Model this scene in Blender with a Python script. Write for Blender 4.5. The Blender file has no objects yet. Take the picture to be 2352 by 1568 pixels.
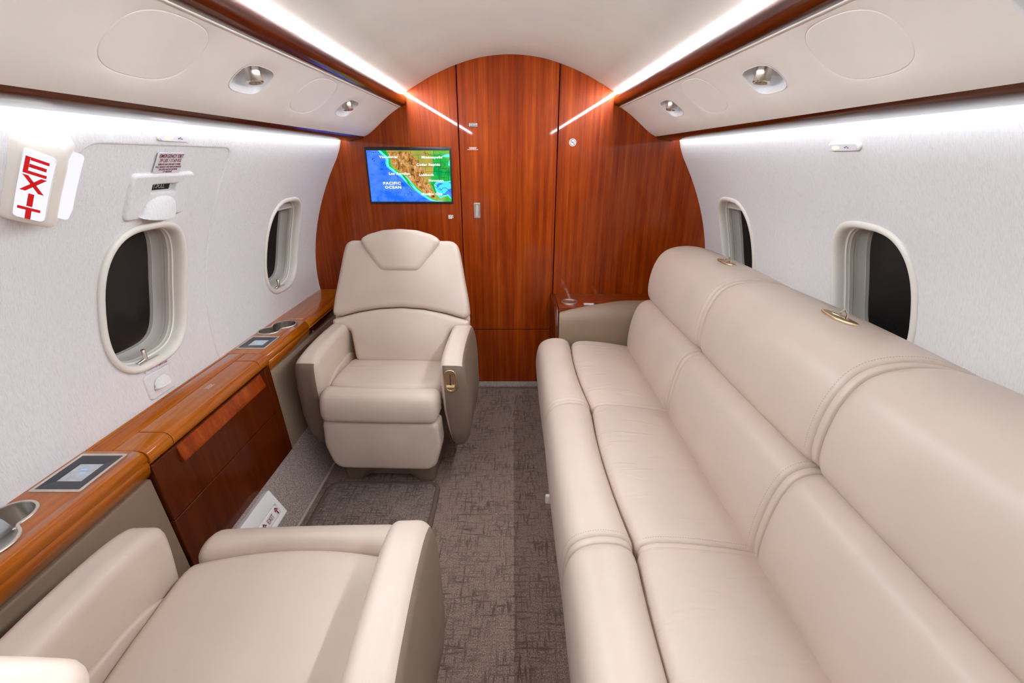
import bpy, bmesh, math, random
import numpy as np
from mathutils import Vector, Matrix
from mathutils.geometry import delaunay_2d_cdt

random.seed(7)
SC = bpy.context.scene
COL = SC.collection
PI = math.pi

# ------------------------------------------------------------------ camera, world, exposure
PITCH = math.atan(422 / 1048.0)
cam_d = bpy.data.cameras.new('camera')
cam = bpy.data.objects.new('camera', cam_d)
COL.objects.link(cam)
cam.location = (0.01, 0.0, 1.341)
cam.rotation_euler = (PI / 2 - PITCH, 0, 0)
cam_d.sensor_width = 36.0
cam_d.lens = 36.0 * 1048 / 2352
cam_d.clip_start = 0.02
SC.camera = cam

wd = bpy.data.worlds.new('night')
SC.world = wd
wd.use_nodes = True
wd.node_tree.nodes['Background'].inputs[0].default_value = (0.03, 0.033, 0.04, 1)
wd.node_tree.nodes['Background'].inputs[1].default_value = 1.0

SC.view_settings.view_transform = 'Standard'
SC.view_settings.look = 'None'
SC.view_settings.exposure = 0.60
SC.view_settings.gamma = 1.0
SC.view_settings.use_curve_mapping = False
SC.cycles.use_denoising = True
SC.cycles.max_bounces = 16
SC.cycles.diffuse_bounces = 10
SC.cycles.glossy_bounces = 6
SC.cycles.transparent_max_bounces = 12
SC.cycles.sample_clamp_indirect = 8.0
SC.cycles.caustics_reflective = False
SC.cycles.caustics_refractive = False

LED_UP = 100.0       # emission of the visible ceiling edge strips
LED_DOWN = 5.0     # emission of the strips hidden behind the lower trims
AMB = 1.0

# ------------------------------------------------------------------ materials
def new_mat(name):
    m = bpy.data.materials.new(name)
    m.use_nodes = True
    nt = m.node_tree
    b = nt.nodes['Principled BSDF']
    return m, nt, b

def node(nt, t, **kw):
    n = nt.nodes.new(t)
    for k, v in kw.items():
        setattr(n, k, v)
    return n

def mapping(nt, scale, coord='Object', rot=(0, 0, 0)):
    tc = node(nt, 'ShaderNodeTexCoord')
    mp = node(nt, 'ShaderNodeMapping')
    mp.inputs['Scale'].default_value = scale
    mp.inputs['Rotation'].default_value = rot
    nt.links.new(tc.outputs[coord], mp.inputs[0])
    return mp

def noise(nt, vec, scale=1.0, detail=4.0, rough=0.5, dist=0.0):
    n = node(nt, 'ShaderNodeTexNoise')
    n.inputs['Scale'].default_value = scale
    n.inputs['Detail'].default_value = detail
    n.inputs['Roughness'].default_value = rough
    n.inputs['Distortion'].default_value = dist
    nt.links.new(vec.outputs[0], n.inputs['Vector'])
    return n

def ramp(nt, src, stops, interp='LINEAR'):
    r = node(nt, 'ShaderNodeValToRGB')
    r.color_ramp.interpolation = interp
    el = r.color_ramp.elements
    while len(el) > 2:
        el.remove(el[-1])
    while len(el) < len(stops):
        el.new(0.5)
    for e, (p, c) in zip(el, stops):
        e.position = p
        e.color = (c[0], c[1], c[2], 1) if len(c) == 3 else c
    nt.links.new(src, r.inputs[0])
    return r

def bump(nt, b, h, strength=0.2, dist=0.002, prev=None):
    n = node(nt, 'ShaderNodeBump')
    n.inputs['Strength'].default_value = strength
    n.inputs['Distance'].default_value = dist
    nt.links.new(h, n.inputs['Height'])
    if prev is not None:
        nt.links.new(prev.outputs[0], n.inputs['Normal'])
    nt.links.new(n.outputs[0], b.inputs['Normal'])
    return n

def math_n(nt, op, a, b=None, v=None):
    n = node(nt, 'ShaderNodeMath', operation=op)
    nt.links.new(a, n.inputs[0])
    if b is not None:
        nt.links.new(b, n.inputs[1])
    elif v is not None:
        n.inputs[1].default_value = v
    return n.outputs[0]

def mixc(nt, fac, a, b, mode='MIX'):
    n = node(nt, 'ShaderNodeMix', data_type='RGBA', blend_type=mode)
    for sock, val in ((n.inputs['Factor'], fac), (n.inputs[6], a), (n.inputs[7], b)):
        if hasattr(val, 'default_value') or hasattr(val, 'is_linked'):
            nt.links.new(val, sock)
        elif isinstance(val, (int, float)):
            sock.default_value = val
        else:
            sock.default_value = (val[0], val[1], val[2], 1)
    return n.outputs[2]

def plain(name, col, rough=0.5, metal=0.0, spec=0.5, coat=0.0, var=0.04):
    m, nt, b = new_mat(name)
    mp = mapping(nt, (1, 1, 1))
    n = noise(nt, mp, 14.0, 3)
    lo = tuple(c * (1 - var) for c in col)
    hi = tuple(min(1, c * (1 + var)) for c in col)
    r = ramp(nt, n.outputs['Fac'], [(0.3, lo), (0.7, hi)])
    nt.links.new(r.outputs[0], b.inputs['Base Color'])
    b.inputs['Roughness'].default_value = rough
    b.inputs['Metallic'].default_value = metal
    b.inputs['Specular IOR Level'].default_value = spec
    b.inputs['Coat Weight'].default_value = coat
    b.inputs['Coat Roughness'].default_value = 0.05
    return m

def leather(name, col, rough=0.38, grain=0.12, wrinkle=0.0):
    m, nt, b = new_mat(name)
    mp = mapping(nt, (1, 1, 1))
    n = noise(nt, mp, 5.0, 4)
    lo = tuple(c * 0.955 for c in col)
    hi = (min(1, col[0] * 1.035), col[1] * 1.03, col[2] * 1.03)
    r = ramp(nt, n.outputs['Fac'], [(0.3, lo), (0.7, hi)])
    nt.links.new(r.outputs[0], b.inputs['Base Color'])
    b.inputs['Roughness'].default_value = rough
    b.inputs['Specular IOR Level'].default_value = 0.45
    g = noise(nt, mp, 420.0, 3, 0.6)
    prev = bump(nt, b, g.outputs['Fac'], grain, 0.0006)
    if wrinkle:
        mw = mapping(nt, (5, 26, 5))
        w = noise(nt, mw, 1.0, 2, 0.5, 0.6)
        rw = ramp(nt, w.outputs['Fac'], [(0.56, (0, 0, 0)), (0.72, (1, 1, 1))])
        bump(nt, b, rw.outputs[0], wrinkle, 0.004, prev)
    return m

def wood(name, axis, dark=1.0, coat=1.0, rough=0.32, green=1.0, soft=1.0):
    """glossy lacquered ribbon-stripe veneer, grain along the given axis"""
    m, nt, b = new_mat(name)
    s1 = {'x': (1.0, 40, 40), 'y': (40, 1.0, 40), 'z': (40, 40, 1.0)}[axis]
    s2 = {'x': (6, 240, 240), 'y': (240, 6, 240), 'z': (240, 240, 6)}[axis]
    s3 = {'x': (3, 12, 12), 'y': (12, 3, 12), 'z': (12, 12, 3)}[axis]
    a = noise(nt, mapping(nt, s1), 1.0, 4, 0.6, 0.25)
    f = noise(nt, mapping(nt, s2), 1.0, 3, 0.6)
    bl = noise(nt, mapping(nt, s3), 1.0, 4, 0.65, 0.4)
    t = math_n(nt, 'MULTIPLY', a.outputs['Fac'], v=0.55)
    t2 = math_n(nt, 'MULTIPLY', f.outputs['Fac'], v=0.22)
    t3 = math_n(nt, 'MULTIPLY', bl.outputs['Fac'], v=0.25)
    t = math_n(nt, 'ADD', t, t2)
    t = math_n(nt, 'ADD', t, t3)
    d, g = dark, dark * green
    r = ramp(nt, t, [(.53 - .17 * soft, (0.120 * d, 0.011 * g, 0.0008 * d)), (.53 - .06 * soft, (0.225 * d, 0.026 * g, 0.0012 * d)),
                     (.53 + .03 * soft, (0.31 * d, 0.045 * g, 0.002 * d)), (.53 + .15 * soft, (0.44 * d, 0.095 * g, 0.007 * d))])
    nt.links.new(r.outputs[0], b.inputs['Base Color'])
    b.inputs['Roughness'].default_value = rough
    b.inputs['Specular IOR Level'].default_value = 0.15
    b.inputs['Coat Weight'].default_value = coat
    b.inputs['Coat Roughness'].default_value = 0.035
    b.inputs['Coat IOR'].default_value = 1.45
    return m

def fabric(name, col, streak=True):
    m, nt, b = new_mat(name)
    mp = mapping(nt, (1, 1, 1))
    big = noise(nt, mp, 3.0, 4)
    th = noise(nt, mapping(nt, (90, 560, 60)), 1.0, 3, 0.6)
    sl = noise(nt, mapping(nt, (300, 300, 300)), 1.0, 2, 0.6)
    slub = noise(nt, mapping(nt, (60, 150, 150)), 1.0, 2, 0.5)
    hs = math_n(nt, 'ADD', th.outputs['Fac'], sl.outputs['Fac'])
    rs = ramp(nt, slub.outputs['Fac'], [(0.58, (0, 0, 0)), (0.75, (1, 1, 1))])
    hs = math_n(nt, 'ADD', hs, rs.outputs[0])
    r = ramp(nt, big.outputs['Fac'], [(0.3, tuple(c * 0.97 for c in col)), (0.7, col)])
    rt = ramp(nt, th.outputs['Fac'], [(0.25, (0.88, 0.86, 0.84)), (0.55, (1, 1, 1))])
    c = mixc(nt, 1.0, r.outputs[0], rt.outputs[0], 'MULTIPLY')
    nt.links.new(c, b.inputs['Base Color'])
    b.inputs['Roughness'].default_value = 0.9
    b.inputs['Specular IOR Level'].default_value = 0.15
    bump(nt, b, hs, 0.55, 0.0011)
    return m

def carpet(name, base, dark, pattern=True):
    m, nt, b = new_mat(name)
    tuft = noise(nt, mapping(nt, (320, 260, 300)), 1.0, 3, 0.7)
    med = noise(nt, mapping(nt, (9, 9, 9)), 1.0, 3)
    hi = tuple(min(1, c * 1.75) for c in base)
    rt = ramp(nt, tuft.outputs['Fac'], [(0.34, tuple(c * 0.42 for c in base)), (0.5, base), (0.66, hi)])
    col = rt.outputs[0]
    h = tuft.outputs['Fac']
    if pattern:
        a = noise(nt, mapping(nt, (15, 105, 1)), 1.0, 2, 0.55)
        c2 = noise(nt, mapping(nt, (105, 15, 1)), 1.0, 2, 0.55)
        ra = ramp(nt, a.outputs['Fac'], [(0.49, (0, 0, 0)), (0.64, (1, 1, 1))])
        rc = ramp(nt, c2.outputs['Fac'], [(0.49, (0, 0, 0)), (0.64, (1, 1, 1))])
        mx = math_n(nt, 'MAXIMUM', ra.outputs[0], rc.outputs[0])
        gate = ramp(nt, med.outputs['Fac'], [(0.36, (0.25, 0.25, 0.25)), (0.6, (0.9, 0.9, 0.9))])
        fac = math_n(nt, 'MULTIPLY', mx, gate.outputs[0])
        dk = ramp(nt, tuft.outputs['Fac'], [(0.3, tuple(c * 0.6 for c in dark)), (0.7, tuple(c * 1.4 for c in dark))])
        col = mixc(nt, fac, col, dk.outputs[0])
        h2 = math_n(nt, 'MULTIPLY', fac, v=-1.2)
        h = math_n(nt, 'ADD', tuft.outputs['Fac'], h2)
    nt.links.new(col, b.inputs['Base Color'])
    b.inputs['Roughness'].default_value = 0.95
    b.inputs['Specular IOR Level'].default_value = 0.1
    b.inputs['Sheen Weight'].default_value = 0.15
    bump(nt, b, h, 0.6, 0.004)
    return m

def metal(name, col, rough=0.25, brushed=None):
    m, nt, b = new_mat(name)
    b.inputs['Metallic'].default_value = 1.0
    b.inputs['Roughness'].default_value = rough
    sc = brushed or (60, 60, 60)
    n = noise(nt, mapping(nt, sc), 1.0, 3)
    r = ramp(nt, n.outputs['Fac'], [(0.3, tuple(c * 0.88 for c in col)), (0.7, col)])
    nt.links.new(r.outputs[0], b.inputs['Base Color'])
    return m

def emit(name, col, strength):
    m = bpy.data.materials.new(name)
    m.use_nodes = True
    nt = m.node_tree
    nt.nodes.remove(nt.nodes['Principled BSDF'])
    e = node(nt, 'ShaderNodeEmission')
    e.inputs[0].default_value = (col[0], col[1], col[2], 1)
    e.inputs[1].default_value = strength
    nt.links.new(e.outputs[0], nt.nodes['Material Output'].inputs[0])
    return m

def emit_ramp(name, scale, stops, strength, noise_scale=1.0, detail=5, dist=0.0, rough=0.6):
    m = emit(name, (1, 1, 1), strength)
    nt = m.node_tree
    e = [n for n in nt.nodes if n.type == 'EMISSION'][0]
    n = noise(nt, mapping(nt, scale), noise_scale, detail, rough, dist)
    r = ramp(nt, n.outputs['Fac'], stops)
    nt.links.new(r.outputs[0], e.inputs[0])
    return m

def glass_mat(name):
    m = bpy.data.materials.new(name)
    m.use_nodes = True
    nt = m.node_tree
    nt.nodes.remove(nt.nodes['Principled BSDF'])
    tr = node(nt, 'ShaderNodeBsdfTransparent')
    tr.inputs[0].default_value = (0.90, 0.90, 0.91, 1)
    gl = node(nt, 'ShaderNodeBsdfGlossy')
    gl.inputs['Roughness'].default_value = 0.12
    mx = node(nt, 'ShaderNodeMixShader')
    mx.inputs[0].default_value = 0.035
    nt.links.new(tr.outputs[0], mx.inputs[1])
    nt.links.new(gl.outputs[0], mx.inputs[2])
    nt.links.new(mx.outputs[0], nt.nodes['Material Output'].inputs[0])
    return m

M = {}
M['leather'] = leather('beige_leather', (0.60, 0.49, 0.412))
M['leather_w'] = leather('beige_leather_creased', (0.60, 0.49, 0.412), wrinkle=0.5)
M['leather_br'] = leather('taupe_leather', (0.20, 0.145, 0.107), 0.45)
M['leather_dado'] = leather('olive_beige_leather', (0.27, 0.19, 0.132), 0.45)
M['stitch'] = plain('stitch_thread', (0.44, 0.35, 0.285), 0.8)
M['wood_z'] = wood('veneer_vertical', 'z', coat=0.36, soft=1.2)
M['wood_zd'] = wood('veneer_vertical_dark', 'z', 0.30, coat=0.5, soft=1.5)  # darker veneer copy; the cabinet front's shade is put into its colour
M['wood_y'] = wood('veneer_lengthwise', 'y', 1.5, green=1.85, soft=1.9)
M['wood_trim'] = wood('veneer_trim', 'y', 0.25, coat=0.5, rough=0.3)
M['wood_x'] = wood('veneer_crosswise', 'x', 0.7)
M['fabric'] = fabric('linen_wall_cloth', (0.80, 0.795, 0.80))
M['ceiling'] = leather('ceiling_panel_skin', (0.65, 0.63, 0.56), 0.5, 0.1)
M['panel'] = leather('overhead_panel_skin', (0.86, 0.81, 0.745), 0.5, 0.1)
M['frame'] = plain('cream_plastic', (0.80, 0.765, 0.70), 0.35, var=0.02)
M['liner'] = plain('window_liner', (0.60, 0.57, 0.51), 0.4, var=0.02)
M['shade'] = plain('pleated_shade', (0.50, 0.45, 0.41), 0.7)
M['white'] = plain('white_plastic', (0.82, 0.80, 0.80), 0.35, var=0.02)
M['cream'] = plain('cream_paint', (0.80, 0.74, 0.66), 0.5, var=0.02)
M['carpet'] = carpet('patterned_carpet', (0.24, 0.166, 0.134), (0.10, 0.064, 0.048))
M['carpet_plain'] = carpet('plain_carpet', (0.33, 0.265, 0.24), (0.08, 0.05, 0.04), False)
M['carpet_mat'] = carpet('mat_carpet', (0.22, 0.162, 0.136), (0.09, 0.06, 0.05))
M['binding'] = plain('mat_binding', (0.115, 0.078, 0.060), 0.9)
M['black'] = plain('black_plastic', (0.012, 0.012, 0.013), 0.35)
M['gap'] = plain('dark_gap', (0.01, 0.008, 0.007), 0.9)
M['slate'] = plain('slate_bezel', (0.028, 0.031, 0.042), 0.3)
M['steel'] = metal('brushed_steel', (0.62, 0.58, 0.53), 0.28, (200, 200, 12))
M['nickel'] = metal('satin_nickel', (0.78, 0.72, 0.64), 0.26)
M['rim'] = metal('pale_steel_rim', (0.82, 0.76, 0.68), 0.35)
M['gold'] = metal('champagne_gold', (0.86, 0.68, 0.42), 0.3)
M['red'] = plain('sign_red', (0.78, 0.008, 0.012), 0.4, var=0.02)
M['maroon'] = plain('label_maroon', (0.16, 0.01, 0.025), 0.6, var=0.02)
M['print'] = plain('white_print', (0.8, 0.74, 0.7), 0.5, var=0.02)
M['label'] = plain('label_white', (0.74, 0.71, 0.76), 0.4, var=0.02)
M['labelcream'] = plain('label_cream', (0.62, 0.52, 0.43), 0.5, var=0.02)
M['signblue'] = plain('sign_slate', (0.06, 0.075, 0.11), 0.4)
M['track'] = plain('floor_track', (0.50, 0.43, 0.39), 0.4)
M['pane_out'] = plain('night_pane', (0.016, 0.014, 0.013), 0.25, spec=0.1)
M['glass'] = glass_mat('inner_pane_glass')
M['led'] = emit('led_lens', (0.93, 1.0, 1.08), LED_UP)
M['led_low'] = emit('led_lens_low', (0.92, 0.985, 1.05), LED_DOWN)
M['lcd'] = emit_ramp('lcd_page', (30, 60, 30), [(0.3, (0.30, 0.30, 0.34)), (0.7, (0.42, 0.42, 0.46))], 0.8)
M['lcd_blue'] = emit('lcd_blue', (0.25, 0.42, 0.95), 0.9)
M['exitlit'] = emit('exit_lens', (0.86, 0.84, 0.97), 0.75)
M['glow'] = emit('sign_glow', (1.0, 0.62, 0.50), 1.1)

# ------------------------------------------------------------------ mesh helpers
ROOTLOC = {}

def link_mesh(name, verts, faces, mat, parent=None, smooth=True, angle=35, recalc=True):
    off = ROOTLOC.get(parent.name, Vector((0, 0, 0))) if parent is not None else Vector((0, 0, 0))
    me = bpy.data.meshes.new(name)
    bm = bmesh.new()
    bv = [bm.verts.new((v[0] - off[0], v[1] - off[1], v[2] - off[2])) for v in verts]
    for f in faces:
        try:
            bm.faces.new([bv[i] for i in f])
        except ValueError:
            pass
    bmesh.ops.remove_doubles(bm, verts=bm.verts, dist=1e-6)
    if recalc:
        bmesh.ops.recalc_face_normals(bm, faces=bm.faces)
    bm.to_mesh(me)
    bm.free()
    if smooth:
        me.polygons.foreach_set('use_smooth', [True] * len(me.polygons))
        me.set_sharp_from_angle(angle=math.radians(angle))
    me.materials.append(mat)
    o = bpy.data.objects.new(name, me)
    COL.objects.link(o)
    if parent is not None:
        o.parent = parent
        ROOTLOC[o.name] = off
    return o

def thing(name, label, cat, loc=(0, 0, 0), group=None):
    o = bpy.data.objects.new(name, None)
    COL.objects.link(o)
    o.empty_display_size = 0.1
    o.location = loc
    ROOTLOC[o.name] = Vector(loc)
    o['label'] = label
    o['category'] = cat
    if group:
        o['group'] = group
    return o

def struct_root(name, loc=(0, 0, 0)):
    o = bpy.data.objects.new(name, None)
    COL.objects.link(o)
    o.location = loc
    ROOTLOC[o.name] = Vector(loc)
    o['kind'] = 'structure'
    return o

def tag(o, label, cat, group=None):
    o['label'] = label
    o['category'] = cat
    if group:
        o['group'] = group
    return o

class MB:
    def __init__(self):
        self.v = []
        self.f = []
    def add(self, verts, faces):
        n = len(self.v)
        self.v += [tuple(p) for p in verts]
        self.f += [tuple(i + n for i in f) for f in faces]
        return self
    def grid(self, rows, closed_u=False, closed_v=False):
        """rows: list of equal-length point lists"""
        n, m = len(rows), len(rows[0])
        vs = [p for r in rows for p in r]
        fs = []
        for i in range(n if closed_v else n - 1):
            for j in range(m if closed_u else m - 1):
                a, b = i * m + j, i * m + (j + 1) % m
                c, d = ((i + 1) % n) * m + (j + 1) % m, ((i + 1) % n) * m + j
                fs.append((a, b, c, d))
        return self.add(vs, fs)
    def box(self, x0, x1, y0, y1, z0, z1, bev=0.0):
        if bev <= 0:
            vs = [(x0, y0, z0), (x1, y0, z0), (x1, y1, z0), (x0, y1, z0), (x0, y0, z1), (x1, y0, z1), (x1, y1, z1), (x0, y1, z1)]
            fs = [(0, 3, 2, 1), (4, 5, 6, 7), (0, 1, 5, 4), (1, 2, 6, 5), (2, 3, 7, 6), (3, 0, 4, 7)]
            return self.add(vs, fs)
        bm = bmesh.new()
        bmesh.ops.create_cube(bm, size=1.0)
        for v in bm.verts:
            v.co = Vector(((x0 + x1) / 2 + v.co.x * (x1 - x0), (y0 + y1) / 2 + v.co.y * (y1 - y0), (z0 + z1) / 2 + v.co.z * (z1 - z0)))
        bmesh.ops.bevel(bm, geom=bm.edges[:], offset=bev, segments=3, profile=0.5, affect='EDGES')
        bm.verts.index_update()
        self.add([tuple(v.co) for v in bm.verts], [tuple(v.index for v in f.verts) for f in bm.faces])
        bm.free()
        return self
    def tube(self, path, r, seg=10, caps=True):
        path = [Vector(p) for p in path]
        rows = []
        for i, p in enumerate(path):
            t = (path[min(i + 1, len(path) - 1)] - path[max(i - 1, 0)]).normalized()
            a = t.orthogonal() if abs(t.z) > 0.95 else t.cross(Vector((0, 0, 1)))
            a.normalize()
            b = t.cross(a)
            rr = r[i] if isinstance(r, (list, tuple)) else r
            rows.append([tuple(p + (a * math.cos(2 * PI * k / seg) + b * math.sin(2 * PI * k / seg)) * rr) for k in range(seg)])
        self.grid(rows, closed_u=True)
        if caps:
            self.add(rows[0], [tuple(range(seg))])
            self.add(rows[-1], [tuple(range(seg))])
        return self
    def build(self, name, mat, parent=None, **kw):
        return link_mesh(name, self.v, self.f, mat, parent, **kw)

def rpoly(pts, seg=6):
    """polygon with rounded corners; pts = (a, b, r)"""
    out = []
    n = len(pts)
    for i in range(n):
        p = Vector(pts[i][:2])
        r = pts[i][2] if len(pts[i]) > 2 else 0.0
        a = Vector(pts[i - 1][:2]) - p
        c = Vector(pts[(i + 1) % n][:2]) - p
        if r <= 0 or a.length < 1e-6 or c.length < 1e-6:
            out.append(tuple(p))
            continue
        la, lc = a.length, c.length
        a.normalize(); c.normalize()
        ang = math.acos(max(-1, min(1, a.dot(c))))
        if ang > PI - 0.02:
            out.append(tuple(p))
            continue
        d = min(r / math.tan(ang / 2), la * 0.49, lc * 0.49)
        rr = d * math.tan(ang / 2)
        bis = (a + c).normalized()
        cen = p + bis * (rr / math.sin(ang / 2))
        s, e = p + a * d - cen, p + c * d - cen
        a0, a1 = math.atan2(s.y, s.x), math.atan2(e.y, e.x)
        da = (a1 - a0 + PI) % (2 * PI) - PI
        for k in range(seg + 1):
            t = a0 + da * k / seg
            out.append((cen.x + rr * math.cos(t), cen.y + rr * math.sin(t)))
    return out

def spline(pts, n, closed=True):
    """Catmull-Rom resampled to n points by arc length"""
    P = [Vector(p) for p in pts]
    m = len(P)
    fine = []
    rng = m if closed else m - 1
    for i in range(rng):
        if closed:
            p0, p1, p2, p3 = P[i - 1], P[i], P[(i + 1) % m], P[(i + 2) % m]
        else:
            p0, p1, p2, p3 = P[max(i - 1, 0)], P[i], P[i + 1], P[min(i + 2, m - 1)]
        for k in range(12):
            t = k / 12
            fine.append(0.5 * ((2 * p1) + (p2 - p0) * t + (2 * p0 - 5 * p1 + 4 * p2 - p3) * t * t + (3 * p1 - p0 - 3 * p2 + p3) * t ** 3))
    fine.append(P[0].copy() if closed else P[-1].copy())
    return resample([tuple(p) for p in fine], n, closed, True)

def resample(pts, n, closed=True, already_closed=False):
    P = [Vector(p) for p in pts]
    if closed and not already_closed:
        P.append(P[0].copy())
    L = [0.0]
    for a, b in zip(P[:-1], P[1:]):
        L.append(L[-1] + (b - a).length)
    out = []
    cnt = n if closed else n - 1
    j = 0
    for i in range(n):
        s = L[-1] * i / cnt
        while j < len(L) - 2 and L[j + 1] < s:
            j += 1
        d = L[j + 1] - L[j]
        t = 0 if d < 1e-12 else (s - L[j]) / d
        out.append(tuple(P[j].lerp(P[j + 1], min(1, max(0, t)))))
    return out

def area2(p):
    return sum(p[i - 1][0] * p[i][1] - p[i][0] * p[i - 1][1] for i in range(len(p)))

def ccw(p):
    return list(p) if area2(p) > 0 else list(reversed(p))

def inset(p, d):
    """move points of a CCW outline inwards along averaged normals"""
    n = len(p)
    out = []
    for i in range(n):
        a, b, c = p[i - 1], p[i], p[(i + 1) % n]
        n1 = Vector((-(b[1] - a[1]), b[0] - a[0]))
        n2 = Vector((-(c[1] - b[1]), c[0] - b[0]))
        if n1.length > 1e-12: n1.normalize()
        if n2.length > 1e-12: n2.normalize()
        v = n1 + n2
        if v.length < 1e-9:
            v = n1
        v.normalize()
        out.append((b[0] + v.x * d, b[1] + v.y * d))
    return out

def loft(profile, t0, t1, r0, r1, mp, mid=10, seg=5, deform=None, bulge=0.0):
    """cushion: closed 2D profile swept from t0 to t1, ends rounded with radii r0, r1. mp(a,b,t)->xyz"""
    prof = ccw(profile)
    n = len(prof)
    st = []
    for k in range(seg + 1):
        th = PI / 2 * k / seg
        st.append((t0 + r0 * (1 - math.sin(th)) , r0 * (1 - math.cos(PI / 2 - th)) if False else r0 * (1 - math.sin(th)), th))
    rows = []
    stations = []
    for k in range(seg + 1):                       # front end: from deep inset to full
        th = PI / 2 * k / seg
        stations.append((t0 + r0 * (1 - math.cos(th)), r0 * (1 - math.sin(th))))
    for k in range(1, mid):
        stations.append((t0 + r0 + (t1 - r1 - t0 - r0) * k / mid, 0.0))
    for k in range(seg + 1):
        th = PI / 2 * (1 - k / seg)
        stations.append((t1 - r1 * (1 - math.cos(th)), r1 * (1 - math.sin(th))))
    for t, ins in stations:
        s = (t - t0) / (t1 - t0)
        ring = inset(prof, ins - bulge * (1 - (2 * s - 1) ** 2)) if (ins or bulge) else prof
        row = []
        for a, b in ring:
            if deform:
                a, b = deform(a, b, s)
            row.append(mp(a, b, t))
        rows.append(row)
    mb = MB()
    mb.grid(rows, closed_u=True)
    for row in (rows[0], rows[-1]):
        c = tuple(sum(p[i] for p in row) / n for i in range(3))
        mb.add(list(row) + [c], [(i, (i + 1) % n, n) for i in range(n)])
    return mb

def pillow(outline, mp, front=0.03, edge=0.02, back=0.02, dome=0.02, rings=8, n=96, power=2.0, raw=False, reach=.085):
    """soft panel: outline (a,b); mp(a,b,h)->xyz; h = 0 at the edge plane. Rounded edge, domed inside"""
    o = ccw(outline if raw else resample(outline, n))
    n = len(o)
    cx = sum(p[0] for p in o) / n
    cy = sum(p[1] for p in o) / n
    rows = [[mp(a, b, -back) for a, b in o]]
    rows.append([mp(a, b, front - edge) for a, b in o])
    for k in range(1, 6):
        th = PI / 2 * k / 5
        ring = inset(o, edge * (1 - math.cos(th)))
        rows.append([mp(a, b, front - edge + edge * math.sin(th)) for a, b in ring])
    mb = MB()
    mb.grid(rows, closed_u=True)
    cb = mp(cx, cy, -back)
    mb.add(rows[0] + [cb], [((i + 1) % n, i, n) for i in range(n)])
    base = inset(o, edge)
    ext = max(max(p[0] for p in base) - min(p[0] for p in base), max(p[1] for p in base) - min(p[1] for p in base))
    step = ext / 26
    A = np.array(base)
    B = np.roll(A, -1, axis=0)
    D = B - A
    LL = (D ** 2).sum(1) + 1e-12
    def dist(x, y):
        t = np.clip(((x - A[:, 0]) * D[:, 0] + (y - A[:, 1]) * D[:, 1]) / LL, 0, 1)
        return float(np.sqrt(((A[:, 0] + t * D[:, 0] - x) ** 2 + (A[:, 1] + t * D[:, 1] - y) ** 2).min()))
    a0, b0 = A.min(0); a1, b1 = A.max(0)
    vs = [Vector(p) for p in base]
    hs = [0.0] * len(vs)
    i_ = 1
    y = b0 + step * .7
    while y < b1:
        x = a0 + step * (.7 if i_ % 2 else .2)
        while x < a1:
            if inside((x, y), base):
                d = dist(x, y)
                if d > step * .45:
                    vs.append(Vector((x, y)))
            x += step
        y += step * .87
        i_ += 1
    vo, eo, fo, _, _, _ = delaunay_2d_cdt(vs, [(i, (i + 1) % n) for i in range(n)], [], 0, 1e-8)
    rr = min(reach, ext * .45)
    def dome_h(p):
        t = min(1.0, dist(p[0], p[1]) / rr)
        return dome * math.sin(t * PI / 2) ** 1.4
    fs = [tuple(f) for f in fo if inside([sum(vo[i][k] for i in f) / len(f) for k in (0, 1)], base)]
    H = np.array([dome_h(p) for p in vo])
    nb = [set() for _ in vo]
    for f in fs:
        for q in f:
            nb[q].update(f)
    fix = H < 1e-9
    for _ in range(10):
        H2 = np.array([H[i] if fix[i] or len(nb[i]) < 3 else .4 * H[i] + .6 * np.mean([H[j] for j in nb[i]]) for i in range(len(H))])
        H = H2
    mb.add([mp(p[0], p[1], front + H[i]) for i, p in enumerate(vo)], fs)
    return mb

def superellipse(cy, cz, hy, hz, e=3.0, n=64):
    out = []
    for k in range(n):
        t = 2 * PI * k / n
        c, s = math.cos(t), math.sin(t)
        out.append((cy + hy * math.copysign(abs(c) ** (2 / e), c), cz + hz * math.copysign(abs(s) ** (2 / e), s)))
    return out

def inside(p, poly):
    x, y = p
    r = False
    for i in range(len(poly)):
        x0, y0 = poly[i - 1]
        x1, y1 = poly[i]
        if (y0 > y) != (y1 > y) and x < (x1 - x0) * (y - y0) / (y1 - y0) + x0:
            r = not r
    return r

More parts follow.
